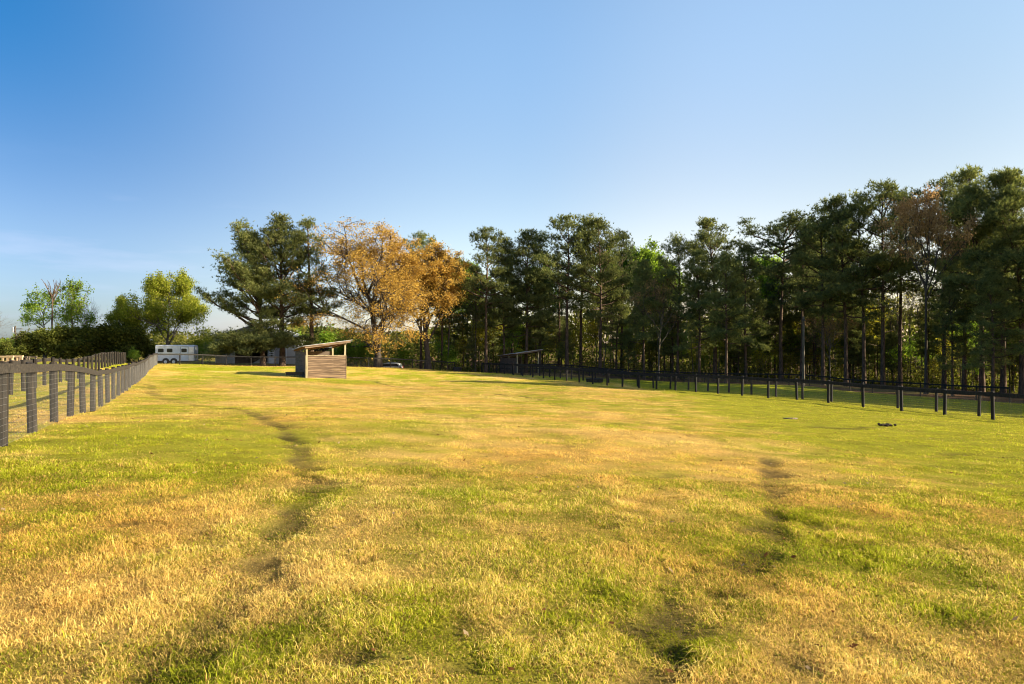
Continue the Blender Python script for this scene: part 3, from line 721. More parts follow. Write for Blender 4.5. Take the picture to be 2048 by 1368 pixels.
def low_barn():
    Y = 116; xa = px(573, Y)[0]; z = EYE - 3.9
    r = empty('low_barn', (xa, Y, z), R(2)); tag(r, 'low dark wooden building with a pale roof, mostly hidden behind the brown shed', 'building')
    MB().box(0, 7.5, 0, 5, -.6, 2.9).build('wall', M['dark_inside'], r)
    MB().prism([(-.3, 2.95), (7.8, 2.95), (7.8, 3.05), (-.3, 3.05)], -.5, 1.2).build('roof', M['roof_pale'], r)
    MB().prism([(-.3, 3.053), (7.8, 3.053), (7.8, 3.6), (-.3, 3.6)], 1.0, 4.8).build('roof_ridge', M['roof_pale'], r)
    f = empty('picket_gate', (xa + .6, Y - 4, gz(xa + .6, Y - 4))); tag(f, 'short pale picket panel left of the brown shed, in front of the low building', 'gate')
    for k in range(5): MB().box(k * .32, k * .32 + .16, 0, .03, 0, .8).build('picket', M['pale_wood'], f)
    MB().box(-.05, 1.5, .033, .07, .55, .63).box(-.05, 1.5, .033, .07, .15, .23).build('rail', M['pale_wood'], f)
low_barn()
def sun_patch_mound():  # pale mound put in for the sunlit wedge on the barn floor
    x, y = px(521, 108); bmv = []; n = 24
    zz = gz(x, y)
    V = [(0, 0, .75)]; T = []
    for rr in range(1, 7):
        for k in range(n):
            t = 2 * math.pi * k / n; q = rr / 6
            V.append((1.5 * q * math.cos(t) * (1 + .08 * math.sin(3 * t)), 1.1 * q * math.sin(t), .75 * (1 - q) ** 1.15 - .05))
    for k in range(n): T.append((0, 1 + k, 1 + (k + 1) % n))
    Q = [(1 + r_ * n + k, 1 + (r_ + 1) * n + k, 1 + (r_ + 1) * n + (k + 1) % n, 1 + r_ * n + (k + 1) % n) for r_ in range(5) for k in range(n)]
    o = link('sun_patch_mound', npmesh('sun_patch_mound', V, Q, T, smooth=True), M['sun_patch'], loc=(x, y, EYE - 3.36)); tag(o, 'pale mound put in for the sunlight in the dark doorway of the metal barn', 'sun_patch')
sun_patch_mound()

# ------------------------------------------------------------------ car behind the golden tree
def car():
    Y = 112; x, y = px(745, Y); z = EYE - 42 / F * Y - 1.70
    r = empty('parked_car', (x, y, z), R(-4)); tag(r, 'white estate car parked beyond the fence at the foot of the big golden tree', 'car')
    Lc, w = 4.7, 1.85
    prof = [(0.02,.35),(.0,.75),(.25,.95),(1.25,1.05),(4.55,1.10),(4.68,.95),(4.7,.5),(4.6,.32)]
    MB().prism([(p[0], p[1]) for p in prof][::-1], 0, w).build('body', M['car_white'], r, bevel=.05)
    cab = [(1.1,1.06),(1.75,1.60),(2.2,1.70),(3.9,1.68),(4.35,1.58),(4.62,1.08)]
    c = MB().prism(cab[::-1], .13, w - .13).build('cabin', M['car_white'], r, bevel=.03)
    win = [(1.42,1.14),(1.85,1.54),(4.05,1.56),(4.35,1.30),(4.3,1.14)]
    MB().prism(win[::-1], .105, .128).build('window', M['glass'], r)
    MB().prism(win[::-1], w - .128, w - .105).build('window', M['glass'], r)
    for yy in (-.02, w - .23): MB().box(4.50, 4.72, yy, yy + .25, .88, 1.12).build('tail_light', M['red_light'], r)
    for yy in (.1, w - .32): MB().box(-.02, .2, yy, yy + .22, .72, .86).build('headlight', M['glass'], r)
    for xx in (.85, 3.75):
        for y0, y1 in ((-.02, .2), (w - .2, w + .02)):
            wh = MB().cyl((xx, y0, .34), (xx, y1, .34), .34, n=20).build('wheel', M['rubber'], r)
            ya = y0 - .008 if y0 < .5 else y1 + .001
            MB().cyl((xx, ya, .34), (xx, ya + .007, .34), .21, n=16).build('rim', M['alum'], wh)
    MB().beam((2.2, .25, 1.73), (3.9, .25, 1.72), .04, .05).build('roof_rail', M['alum'], r)
    MB().beam((2.2, w - .25, 1.73), (3.9, w - .25, 1.72), .04, .05).build('roof_rail', M['alum'], r)
car()

# ------------------------------------------------------------------ small things
def trough(u, y, L, h, label, rz=0):
    x, _ = px(u, y); r = empty('water_trough', (x, y, gz(x, y)), R(rz)); tag(r, label, 'trough')
    V = []; n = 28
    for z, s in ((0, .92), (h * .9, 1.0), (h, 1.04), (h, .95), (h * .3, .88)):
        for k in range(n):
            t = 2 * math.pi * k / n; V.append((L / 2 * s * math.copysign(abs(math.cos(t)) ** .6, math.cos(t)), .42 * s * math.copysign(abs(math.sin(t)) ** .6, math.sin(t)), z))
    Q = [(q * n + k, q * n + (k + 1) % n, (q + 1) * n + (k + 1) % n, (q + 1) * n + k) for q in range(4) for k in range(n)]
    link('tub', npmesh('tub', V, Q, smooth=False), M['black_steel'], r)
    Vw = [(0, 0, h * .75)] + [(L / 2 * .93 * math.cos(2 * math.pi * k / n) , .37 * math.sin(2 * math.pi * k / n), h * .75) for k in range(n)]
    link('water', npmesh('water', Vw, None, [(0, 1 + k, 1 + (k + 1) % n) for k in range(n)]), M['glass'], r)
trough(914, 92.2, 1.2, .62, 'dark square water trough against the far fence, left of the grey shed')
trough(1189, 66.0, 1.7, .38, 'long low black trough on the shaded grass inside the right lane', -10)
def manure():
    x, y = at(1772, 853); m = MB(); rnd = random.Random(8)
    V = []; F_ = []
    import bmesh
    bm = bmesh.new()
    for k in range(20):
        s = rnd.uniform(.03, .06); mt = Matrix.Translation((rnd.gauss(0, .16), rnd.gauss(0, .07), s * .6 + rnd.random() * .05)) @ Matrix.Diagonal((s * rnd.uniform(.9, 1.4), s, s * .85, 1))
        bmesh.ops.create_icosphere(bm, subdivisions=2, radius=1, matrix=mt)
    me = bpy.data.meshes.new('manure_pile'); bm.to_mesh(me); bm.free()
    o = link('manure_pile', me, M['manure'], loc=(x, y, gz(x, y))); tag(o, 'dark heap of horse droppings on the green grass at the right', 'droppings')
    x, y = at(1581, 838)
    V = [(.28 * math.cos(t) * (1 + .1 * math.sin(2 * t)), .12 * math.sin(t), z) for z in (-.02, .04) for t in [2 * math.pi * k / 12 for k in range(12)]]
    o = link('flat_stone', npmesh('flat_stone', V, [(k, (k + 1) % 12, 12 + (k + 1) % 12, 12 + k) for k in range(12)] + [(12, 13, 22, 23), (13, 14, 21, 22), (14, 15, 20, 21), (15, 16, 19, 20), (16, 17, 18, 19)]), M['bark_grey'], loc=(x, y, gz(x, y)))
    tag(o, 'flat grey stone lying in the green grass left of the droppings', 'stone')
manure()
def feeder(u0, u1, vt, y, label, mat, n):
    x0, _ = px(u0, y); x1, _ = px(u1, y); zg = gz((x0 + x1) / 2, y); h = top_h(0, vt, y, zg); w = x1 - x0
    r = empty('hay_feeder', (x0, y, zg)); tag(r, label, 'feeder')
    for yy in (0, .9):
        for k in range(n + 1): MB().box(w * k / n - .06, w * k / n + .06, yy, yy + .09, -.1, h - .12).build('leg', mat, r)
        MB().box(-.1, w + .1, yy - .01, yy + .10, h - .118, h).build('top_rail', mat, r)
        MB().box(-.1, w + .1, yy - .012, yy + .102, h - .62, h - .36).build('side_board', mat, r)
    MB().box(-.08, w + .08, .105, .885, h - .65, h - .60).build('shelf', mat, r)
feeder(-4, 23.5, 711.5, 46, 'pale sun-toned wooden feeder with square openings beyond the lane at far left', M['pale_wood'], 3)  # feeders of like wood; sun and shade are put into their tones
feeder(27, 37, 713.5, 58, 'small shade-grey feeder close to the right of the pale wooden feeder', M['boards_shaded'], 1)
feeder(44, 57, 713, 60, 'wider shade-grey feeder, second to the right of the pale wooden feeder', M['boards_shaded'], 1)
def pole(u, vt, y, label, red=False):
    x, _ = px(u, y); zg = gz(x, y); h = top_h(u, vt, y, zg)
    r = empty('utility_pole', (x, y, zg)); tag(r, label, 'pole')
    MB().cyl((0, 0, -.5), (0, 0, h), .15, .11, 10).build('pole', M['bark_grey'], r)
    MB().box(-.2, 1.1 if red else .25, -.06, .06, h - .55, h - .43).build('cross_arm', M['bark_grey'], r)
    if red:
        t = MB().cyl((-.32, 0, h - 1.0), (-.32, 0, h - .2), .2, n=12).build('transformer', M['alum'], r)
        MB().box(.13, .62, -.03, .03, h - 2.4, h - 1.7).build('marker_sign', M['orange'], r)
        for dz, ll in ((-.5, 30), (-1.9, 28)):
            MB().cyl((1.0 if dz > -1 else 0, 0, h + dz), (ll, 25, h + dz - 1.2), .018, n=5).build('cable', M['dark_wire'], r)
    else: MB().cyl((0, 0, h - .5), (0, 0, h - .3), .17, n=8).build('cap_band', M['dark_wire'], r)
pole(31, 651.5, 105, 'wooden utility pole with an orange marker above the dark bushes at far left', True)
pole(1607, 633, 76, 'bare wooden pole rising at the foot of the wood behind the right fences')

# ------------------------------------------------------------------ trees
def unit(v): return v / np.maximum(np.linalg.norm(v, axis=-1, keepdims=True), 1e-9)
class Wood:
    def __init__(s): s.b = {}
    def add(s, pts, rad, sides):
        k = (len(pts), sides); s.b.setdefault(k, ([], [])); s.b[k][0].append(pts); s.b[k][1].append(rad)
    def mesh(s, name):
        V = []; Q = []; n = 0
        for (K, sd_), (P, Rr) in s.b.items():
            v, q = tubes(np.array(P, float), np.array(Rr, float), sd_); V.append(v); Q.append(q + n); n += len(v)
        return npmesh(name, np.concatenate(V), np.concatenate(Q), smooth=True)
def leaves_mesh(name, C, size, rng, tone, shape='quad', up=.3):
    """one small face per leaf at each centre"""
    n = len(C); d = unit(rng.normal(size=(n, 3)) + np.array([0, 0, up])); w = unit(np.cross(d, rng.normal(size=(n, 3))))
    s = (size * rng.uniform(.6, 1.35, n))[:, None]
    if shape == 'quad':
        V = np.stack([C - d * s * .5, C + w * s * .38, C + d * s * .6, C - w * s * .38], 1).reshape(-1, 3)
        k = np.arange(n) * 4
        return npmesh(name, V, np.stack([k, k+1, k+2, k+3], 1), attrs={'tone': np.repeat(tone, 4)})
    V = np.stack([C - w * s * .13, C + w * s * .13, C + d * s], 1).reshape(-1, 3); k = np.arange(n) * 3
    return npmesh(name, V, None, np.stack([k, k+1, k+2], 1), attrs={'tone': np.repeat(tone, 3)})

def make_pine(seed, H=20., cb=.45, Rm=4.0, nb=46, bias=(0, 0), lean=(0, 0), top='round', dens=1.0, r0=None, blade=.38, fork=None, dead=8, csize=.55, pw=.92, boughs=(), el0=0):
    rng = np.random.default_rng(seed); wd = Wood(); r0 = r0 or .0085 * H + .035
    K = 9; t = np.linspace(0, 1, K)
    wob = np.cumsum(rng.normal(0, .012 * H, (K, 2)), 0) * .5; wob -= wob[0]
    axis_ = np.stack([lean[0] * t ** 1.3 + wob[:, 0] * t, lean[1] * t ** 1.3 + wob[:, 1] * t, H * t], 1)
    rad = r0 * (1 - t) ** .8 + .03; rad[0] *= 1.35
    axis_[0, 2] = -.5
    wd.add(axis_, rad, 9)
    P = lambda q: np.array([np.interp(q, t, axis_[:, k]) for k in range(3)])
    C = []; CD = []
    ang = rng.uniform(0, 6.28)
    for i in range(nb + dead):
        isdead = i >= nb
        q = cb + (1 - cb) * ((i + rng.random()) / nb) ** pw if not isdead else rng.uniform(.2, cb + .1)
        q = min(q, .985); s = (q - cb) / (1 - cb)
        if top == 'round': prof = (1 - max(s, 0) ** 2.6) * (.55 + .45 * min(1, (max(s, 0) + .15) * 3)) + .10
        elif top == 'flat': prof = .75 + .35 * math.sin(3.14 * min(max(s, 0), 1)) if s < .85 else .75
        elif top == 'low': prof = (1 - max(s, 0)) ** .75 + .13
        else: prof = (1 - max(s, 0)) ** .55 * .9 + .12
        ang += 2.4 + rng.normal(0, .5)
        b = np.array([math.cos(ang), math.sin(ang)])
        L = Rm * prof * rng.uniform(.45, 1.18) * (1 + b[0] * bias[0] + b[1] * bias[1])
        if isdead: L *= rng.uniform(.2, .5)
        if L < .35: L = .35
        el = R(el0 + 58 * max(s, 0) ** .9 + rng.normal(0, 10)) if top != 'flat' else R(12 + 30 * max(s, 0) + rng.normal(0, 9))
        base = P(q); d = np.array([b[0] * math.cos(el), b[1] * math.cos(el), math.sin(el)])
        m = 5; tt = np.linspace(0, 1, m)[:, None]
        sag = np.array([0, 0, 1.]) * (L * .16) * (tt ** 2 - .75 * tt)
        pts = base + d * L * tt + sag + rng.normal(0, .035 * L, (m, 3)) * tt
        rb = max(.012, .020 * L + .01) * (1.25 if L > 3 else 1)
        wd.add(pts, rb * (1 - .75 * tt[:, 0]), 4)
        if isdead: continue
        nt_ = max(2, int((1.6 * L + 1.6) * dens))
        for j in range(nt_):
            f = 1 - (j / nt_) * .68 * rng.uniform(.7, 1.1)
            p0 = np.array([np.interp(f, tt[:, 0], pts[:, k]) for k in range(3)])
            sd_ = rng.choice([-1, 1]); side = np.array([-b[1], b[0], 0]) * sd_
            td = unit(d * .7 + side * rng.uniform(.3, 1.0) + np.array([0, 0, rng.uniform(.0, .6)]))
            tl = rng.uniform(.18, .36) * L * (1.2 - f * .6) + .25 if f < .985 else .15
            p1 = p0 + td * tl
            wd.add(np.array([p0, (p0 + p1) / 2 + rng.normal(0, .04, 3), p1]), np.array([.018, .013, .008]) * (1 + L * .12), 3)
            C.append(p1); CD.append(td)
            if tl > .8: C.append(p0 + td * tl * .55 + rng.normal(0, .12, 3)); CD.append(td)
    for q, az, L in boughs:                     # long low boughs, drooping a little
        base = P(q); d = np.array([math.cos(az), math.sin(az), .02]); tt = np.linspace(0, 1, 6)[:, None]
        pts = base + d * L * tt - np.array([0, 0, 1.]) * L * .14 * tt ** 2 + rng.normal(0, .03 * L, (6, 3)) * tt
        wd.add(pts, .075 * (1 - .8 * tt[:, 0]), 5)
        for j in range(int(6 * L)):
            f = rng.uniform(.25, 1); p0 = np.array([np.interp(f, tt[:, 0], pts[:, k]) for k in range(3)])
            a = az + rng.normal(0, .9); td = np.array([math.cos(a), math.sin(a), rng.uniform(-.35, .3)])
            p1 = p0 + td * rng.uniform(.3, 1.3) * (1.2 - .5 * f)
            wd.add(np.array([p0, (p0 + p1) / 2, p1]), np.array([.02, .014, .008]), 3); C.append(p1); CD.append(td)
    for k in range(5): C.append(axis_[-1] + rng.normal(0, .28, 3) - np.array([0, 0, .3])); CD.append(np.array([0, 0, 1.]))
    C = np.array(C); CD = np.array(CD); n = len(C); zs = H / (np.percentile(C[:, 2], 99.3) + .35)
    m, kb = 11, 7
    cs = csize * rng.uniform(.7, 1.3, (n, 1, 1))
    T = C[:, None] + rng.normal(0, 1, (n, m, 3)) * np.array([1, 1, .55]) * cs * .75
    tone = np.clip(.5 + rng.normal(0, .2, (n, 1, 1)) + rng.normal(0, .13, (n, m, kb)), 0, 1)
    TD = unit(CD[:, None, None] * .5 + np.array([0, 0, .55]) + rng.normal(0, .8, (n, m, kb, 3)))
    Lb = blade * rng.uniform(.7, 1.25, (n, m, kb, 1)); wv = unit(np.cross(TD, rng.normal(size=TD.shape))) * .034
    B = np.broadcast_to(T[:, :, None], TD.shape)
    V = np.stack([B - wv, B + wv, B + TD * Lb], 3).reshape(-1, 3)
    kk = np.arange(n * m * kb) * 3
    V[:, 2] *= zs
    crown = npmesh('crown', V, None, np.stack([kk, kk+1, kk+2], 1), attrs={'tone': np.repeat(tone.ravel(), 3)})
    tm = wd.mesh('trunk'); co = np.empty(len(tm.vertices) * 3, np.float32); tm.vertices.foreach_get('co', co)
    co[2::3] *= zs; tm.vertices.foreach_set('co', co); tm.update()
    return tm, crown

def make_broad(seed, H=14., trunk=.2, nlimb=6, spread=(18, 55), levels=4, kids=(5, 5, 4), ratio=.62, leaf=.16, nleaf=10, lsc=.22, r0=.28, trop=.12, droop=0., leaf_bias=None, llen=None, leader=True, flatten=1., drop=None, cl_tone=.22, top_=.62):
    rng = np.random.default_rng(seed); wd = Wood(); tips = []; tdir = []
    def grow(p, d, L, r, lev):
        K = 5 if lev < 2 else 4
        pts = [p]; dd = d.copy()
        for k in range(K - 1):
            dd = unit(dd + rng.normal(0, .13 + .03 * lev, 3) + np.array([0, 0, trop if lev < 3 else trop - droop]))
            pts.append(pts[-1] + dd * L / (K - 1))
        pts = np.array(pts); tt = np.linspace(0, 1, K)
        wd.add(pts, np.maximum(r * (1 - .62 * tt), .006), (8, 6, 4, 3, 3, 3)[lev])
        if lev >= levels:
            tips.append(pts); return
        n = kids[min(lev, len(kids)) - 1] if lev > 0 else nlimb
        for i in range(n):
            f = rng.uniform(.28, 1.0) if i else 1.0
            q = np.array([np.interp(f, tt, pts[:, k]) for k in range(3)])
            a = R(rng.uniform(18, 58)); ax = unit(np.cross(dd, rng.normal(size=3)))
            nd = unit(dd * math.cos(a if i else a * .35) + ax * math.sin(a if i else a * .35))
            nd[2] *= flatten; nd = unit(nd)
            grow(q, nd, L * ratio * rng.uniform(.75, 1.2) * (1.15 - .35 * f), r * .42 * (1.1 if i else 1.4), lev + 1)
    th = H * trunk; K = 6; t = np.linspace(0, 1, K)
    top = top_ if leader else trunk
    ax = np.stack([np.cumsum(rng.normal(0, .02 * H * top, K)) * t, np.cumsum(rng.normal(0, .02 * H * top, K)) * t, H * top * t - .4 * (1 - t)], 1)
    rr = r0 * (1 - .6 * t ** .8); rr[0] *= 1.45
    wd.add(ax, rr, 10)
    L1 = llen or H * .42
    for i in range(nlimb):
        f = trunk / top + (1 - trunk / top) * (i / max(nlimb - 1, 1)) if leader else 1 - .18 * rng.random()
        p = np.array([np.interp(f, t, ax[:, k]) for k in range(3)])
        az = i * 2.4 + rng.normal(0, .35); sp = R(rng.uniform(*spread)) * (1 - .5 * (f if leader else 0) * (i > nlimb * .6))
        if not leader and i == 0: sp = R(5)
        d = np.array([math.cos(az) * math.sin(sp), math.sin(az) * math.sin(sp), math.cos(sp)])
        LL = L1 * rng.uniform(.8, 1.1) * (1 - .35 * (f - trunk / top) if leader else 1)
        grow(p, d, LL, r0 * (.42 if leader else .5), 1)
    tips = np.array(tips); n = len(tips)
    zmax = tips[:, :, 2].max(); sc = H / zmax
    f = rng.random((n, nleaf)); i0 = np.clip((f * 3).astype(int), 0, 2); fr = f * 3 - i0
    a = np.take_along_axis(tips, i0[..., None], 1); b = np.take_along_axis(tips, i0[..., None] + 1, 1)
    C = a + (b - a) * fr[..., None] + rng.normal(0, lsc, (n, nleaf, 3))
    tone = np.clip(.5 + rng.normal(0, cl_tone, (n, 1)) + rng.normal(0, .16, (n, nleaf)), 0, 1)
    C = C.reshape(-1, 3); tone = tone.ravel()
    if leaf_bias is not None:
        k = rng.random(len(C)) < leaf_bias(C / zmax); C = C[k]; tone = tone[k]
    tm = wd.mesh('trunk')
    if abs(sc - 1) > .01:
        co = np.empty(len(tm.vertices) * 3, np.float32); tm.vertices.foreach_get('co', co); tm.vertices.foreach_set('co', co * sc); tm.update(); C = C * sc
    cm_ = leaves_mesh('crown', C, leaf, rng, tone) if len(C) else None
    return tm, cm_

def tree(meshes, mats, u, y, vt, H0, label, cat, name, group=None, rz=0, sx=1., kind=None, x=None, H=None, zoff=0):
    if x is None: x, _ = px(u, y)
    zg = float(ground0(np.array([x]), np.array([y]))[0]) + zoff
    h = H if H else top_h(u, vt, y, zg)
    s = h / H0
    r = empty(name, (x, y, zg), rz); tag(r, label, cat, group, kind)
    r.scale = (s * sx, s * sx, s)
    if meshes[0]: link('trunk', meshes[0], mats[0], r)
    if meshes[1]: link('crown', meshes[1], mats[1], r)
    return r

PB = M['bark_pine']; ND = M['needle']; NK = M['needle_dark']
# --- three pines by the barn (own shapes)
pa = make_pine(101, 18.5, .24, 5.6, 72, bias=(-.36, -.1), lean=(-1.6, 0), top='round', dens=1.1, r0=.30, dead=3, pw=1.0, el0=16,
               boughs=[(.13, 3.3, 5.2), (.15, 3.7, 6.2), (.17, 2.9, 6.4), (.14, 4.5, 4.2), (.18, 4.0, 6.8), (.19, 3.2, 6.5), (.15, 5.3, 3.2), (.22, 4.7, 4.6), (.24, 4.2, 5.2), (.21, 5.2, 4.2), (.25, 3.6, 5.6), (.20, 3.9, 5.4), (.23, .3, 3.4)])
pb = make_pine(102, 20, .27, 4.6, 70, bias=(.05, -.1), lean=(-.4, 0), top='round', dens=1.05, r0=.34, dead=3, pw=1.0, el0=14,
               boughs=[(.14, 4.3, 3.6), (.15, -.2, 4.0), (.17, 5.4, 4.0), (.16, 4.9, 3.4), (.19, .3, 3.6), (.2, 4.5, 4.2), (.22, 5.0, 4.2), (.24, 4.0, 4.6), (.21, 3.4, 4.0), (.17, 4.0, 4.4)])
pc = make_pine(103, 19.5, .27, 2.9, 50, top='round', dens=.9, r0=.30)
tree(pa, (PB, ND), 526, 93, 452, 18.5, 'leaning pine whose long low boughs reach left over the barn', 'pine tree', 'pine_tree')
tree(pb, (PB, ND), 565, 94, 431, 20, 'tallest of the pines by the barn, with a broad rounded top', 'pine tree', 'pine_tree')
tree(pc, (PB, ND), 623, 95, 440, 19.5, 'narrow straight pine rising just behind the brown shed', 'pine tree', 'pine_tree')

# --- prototypes for the wood
P1 = make_pine(201, 20, .42, 4.3, 40, dens=.82, csize=.5)
P2 = make_pine(202, 20, .48, 3.0, 40, top='cone')
P3 = make_pine(203, 20, .26, 3.8, 60, top='cone', dens=1.1)
P4 = make_pine(204, 20, .68, 4.4, 26, top='flat', dens=1.0, dead=14)
P5 = make_pine(205, 20, .34, 4.3, 54, dens=.95, csize=.52)
P6 = make_pine(206, 20, .60, 2.5, 28, dens=.9, r0=.19, dead=12)
P7 = make_pine(207, 20, .40, 3.5, 44, bias=(.3, 0), lean=(.5, 0), dens=.9)
P8 = make_pine(208, 20, .30, 3.3, 56, dens=1.1)
# (u, v of top, distance, prototype, needle, width, label)
front = [
 (972, 455, 98, P1, ND, 1.0, 'open-crowned pine rising directly left of the grey shed roof'),
 (1008, 476, 101, P8, ND, .9, 'shorter pine squeezed behind the low end of the grey shed roof'),
 (1052, 460, 100, P3, ND, 1.05, 'bushy pine rising right behind the grey shed'),
 (1080, 466, 104, P2, NK, .95, 'thin pine just right of the raised end of the grey shed roof'),
 (1134, 430, 99, P1, ND, 1.05, 'tall round-topped pine, left one of the twin tops right of the grey shed'),
 (1161, 434, 103, P7, ND, .95, 'tall pine squeezed between the twin round tops right of the grey shed'),
 (1200, 435, 98, P5, ND, .95, 'tall round-topped pine, right one of the twin tops right of the grey shed'),
 (1243, 462, 102, P2, ND, .9, 'pine with a small tuft top next to the pale lime crowns'),
 (1288, 520, 92, P8, NK, .9, 'mid-height dark pine below the pale lime crowns'),
 (1356, 474, 92, P7, NK, .95, 'dark dome-topped pine standing left of the broad middle pine'),
 (1398, 500, 88, P3, NK, 1.0, 'low-branched bushy pine in front of the broad middle pine'),
 (1430, 436, 91, P5, ND, 1.05, 'broad pine topping the middle of the wood'),
 (1452, 505, 84, P8, NK, 1.0, 'dense pine with a bare leaning lower trunk under the broad middle pine'),
 (1492, 486, 86, P3, NK, .9, 'dark pointed pine directly left of the flat-topped pine'),
 (1562, 430, 86, P4, NK, 1.1, 'flat-topped umbrella pine with sparse open branches'),
 (1603, 456, 84, P2, NK, .9, 'slender pine between the flat-topped pine and the tall dark right group'),
 (1646, 412, 80, P1, NK, .9, 'first and lowest of the tall dark pines at the right'),
 (1692, 393, 78, P5, NK, .9, 'second tall dark pine of the right group, bushy to mid height'),
 (1728, 384, 77, P7, NK, .85, 'third tall dark pine of the right group, rounded top'),
 (1766, 363, 76, P1, NK, .9, 'tall dark pine with a peaked top left of the rusty tree'),
 (1800, 382, 78, P2, NK, .9, 'thin dark pine just behind the left side of the rusty tree'),
 (1888, 358, 75, P1, NK, .85, 'tall dark pine rising behind the rusty tree'),
 (1928, 372, 72, P7, NK, .85, 'dark pine next right of the rusty tree'),
 (1964, 334, 68, P5, NK, .95, 'highest pine of all, near the right edge'),
 (2006, 345, 66, P8, NK, 1.0, 'dense tall pine right of the highest pine'),
 (2044, 338, 64, P5, NK, 1.0, 'tall pine cut by the right edge of the photo'),
 (1905, 560, 66, P3, NK, .95, 'shorter full pine low in the dark right corner of the wood'),
 (1985, 540, 62, P3, NK, 1.1, 'wide dark pine with drooping low boughs at the bottom right'),
 (842, 466, 108, P1, NK, .9, 'dark pine poking out behind the second golden tree'),
]
rndt = random.Random(5)
for u, vt, y, pr, nd, sx, lab in front:
    tree(pr, (PB, nd), u, y, vt, 20, lab, 'pine tree', 'pine_tree', rz=rndt.uniform(0, 6.28), sx=sx)

# --- golden trees
def gold_bias(c): return np.clip(.55 + .9 * (c[:, 2] - .4) + 1.5 * c[:, 0], .42, 1)
ga = make_broad(301, 20, .11, 15, (14, 84), 5, (6, 5, 4, 3), .60, leaf=.16, nleaf=14, lsc=.24, r0=.40, trop=.12, droop=.32, leaf_bias=gold_bias, leader=True, llen=7.4, top_=.5)
gb = make_broad(302, 17, .22, 11, (15, 62), 5, (5, 5, 4, 3), .60, leaf=.15, nleaf=11, lsc=.16, r0=.34, trop=.10, droop=.28, leader=True, llen=6.4)
tree(ga, (M['bark_dark'], M['gold']), 757, 96, 443, 20, 'big spreading golden tree with a thick dark trunk', 'golden tree', 'golden_tree', sx=1.28)
tree(gb, (M['bark_dark'], M['gold']), 856, 97, 472, 17, 'smaller golden tree with drooping yellow twigs, right of the big golden one', 'golden tree', 'golden_tree', sx=1.30)
gr_ = make_broad(303, 20, .45, 10, (8, 42), 5, (4, 4, 4, 3),   .60, leaf=.17, nleaf=6, lsc=.2, r0=.22, trop=.16, leader=True, llen=5)
tree(gr_, (M['bark_dark'], M['rust']), 1852, 69, 370, 20, 'thin rusty orange tree among the tall dark pines at the right', 'rusty tree', 'rusty_tree', sx=.8)

# --- left side trees
sa = make_broad(311, 13, .12, 15, (28, 88), 4, (6, 6, 5), .58, leaf=.17, nleaf=20, lsc=.30, r0=.24, trop=.07, leader=True, llen=5.6)
sb = make_broad(312, 9, .10, 10, (25, 80), 4, (6, 5, 5), .58, leaf=.14, nleaf=22, lsc=.26, r0=.15, trop=.12, leader=True, llen=3.4)
tree(sa, (M['bark_grey'], M['spring']), 333, 103, 533, 13, 'large round fresh green tree behind the horse trailer', 'leafy tree', 'leafy_tree', sx=1.0)
tree(sb, (M['bark_grey'], M['spring']), 243, 100, 590, 9, 'smaller fresh green tree left of the round one behind the trailer', 'leafy tree', 'leafy_tree', sx=.95)
fe = make_broad(313, 10, .35, 9, (35, 80), 3, (5, 5), .55, leaf=.20, nleaf=16, lsc=.24, r0=.13, trop=.06, leader=True, llen=3.0, flatten=.6)
fe2 = make_broad(314, 10, .25, 9, (25, 70), 3, (5, 5), .55, leaf=.20, nleaf=16, lsc=.24, r0=.12, trop=.10, leader=True, llen=2.4)
tree(fe, (M['bark_grey'], M['lime']), 88, 100, 572, 10, 'feathery thin tree leaning left above the dark bushes, left of the bare snag', 'thin tree', 'feathery_tree', sx=1.0)
tree(fe2, (M['bark_grey'], M['lime']), 146, 101, 560, 10, 'feathery upright tree above the dark bushes, right of the bare snag', 'thin tree', 'feathery_tree', sx=.9)
sn = make_broad(315, 11, .55, 9, (20, 60), 3, (3, 3), .5, leaf=.1, nleaf=1, lsc=.1, r0=.17, trop=.2, leader=True, llen=1.6, leaf_bias=lambda c: np.zeros(len(c)))
tree((sn[0], None), (PB, None), 108, 99, 557, 11, 'bare dead snag with a brown trunk between two feathery trees', 'dead tree', 'dead_tree', sx=.8)
ba = make_broad(316, 9, .1, 9, (8, 42), 5, (4, 4, 3, 3), .62, leaf=.1, nleaf=1, lsc=.1, r0=.10, trop=.1, leader=False, llen=4, leaf_bias=lambda c: np.zeros(len(c)))
tree((ba[0], None), (M['bark_grey'], None), 172, 103, 588, 9, 'leafless grey tree with fine upright twigs above the dark bushes', 'bare tree', 'bare_tree', sx=.9)
tree((ba[0], None), (M['bark_grey'], None), -28, 90, 610, 9, 'bare twiggy tree mostly outside the left edge', 'bare tree', 'bare_tree', sx=1.3, rz=1)
# bare woods trees
tree((ba[0], None), (M['bark_grey'], None), 1322, 540, 91, 9, '', 'bare tree', 'bare_tree') if False else None
bt = make_broad(317, 16, .35, 9, (10, 45), 5, (4, 4, 3, 3), .60, leaf=.12, nleaf=3, lsc=.2, r0=.17, trop=.14, leader=True, llen=5.2)
tree(bt, (M['bark_grey'], M['rust']), 1318, 91, 520, 16, 'nearly bare grey-pink tree left of the dome-topped pine', 'bare tree', 'bare_tree')
tree(bt, (M['bark_grey'], M['olive']), 1660, 80, 590, 16, 'nearly bare tree with curved pale limbs right of the wooden pole', 'bare tree', 'bare_tree', rz=2.2)

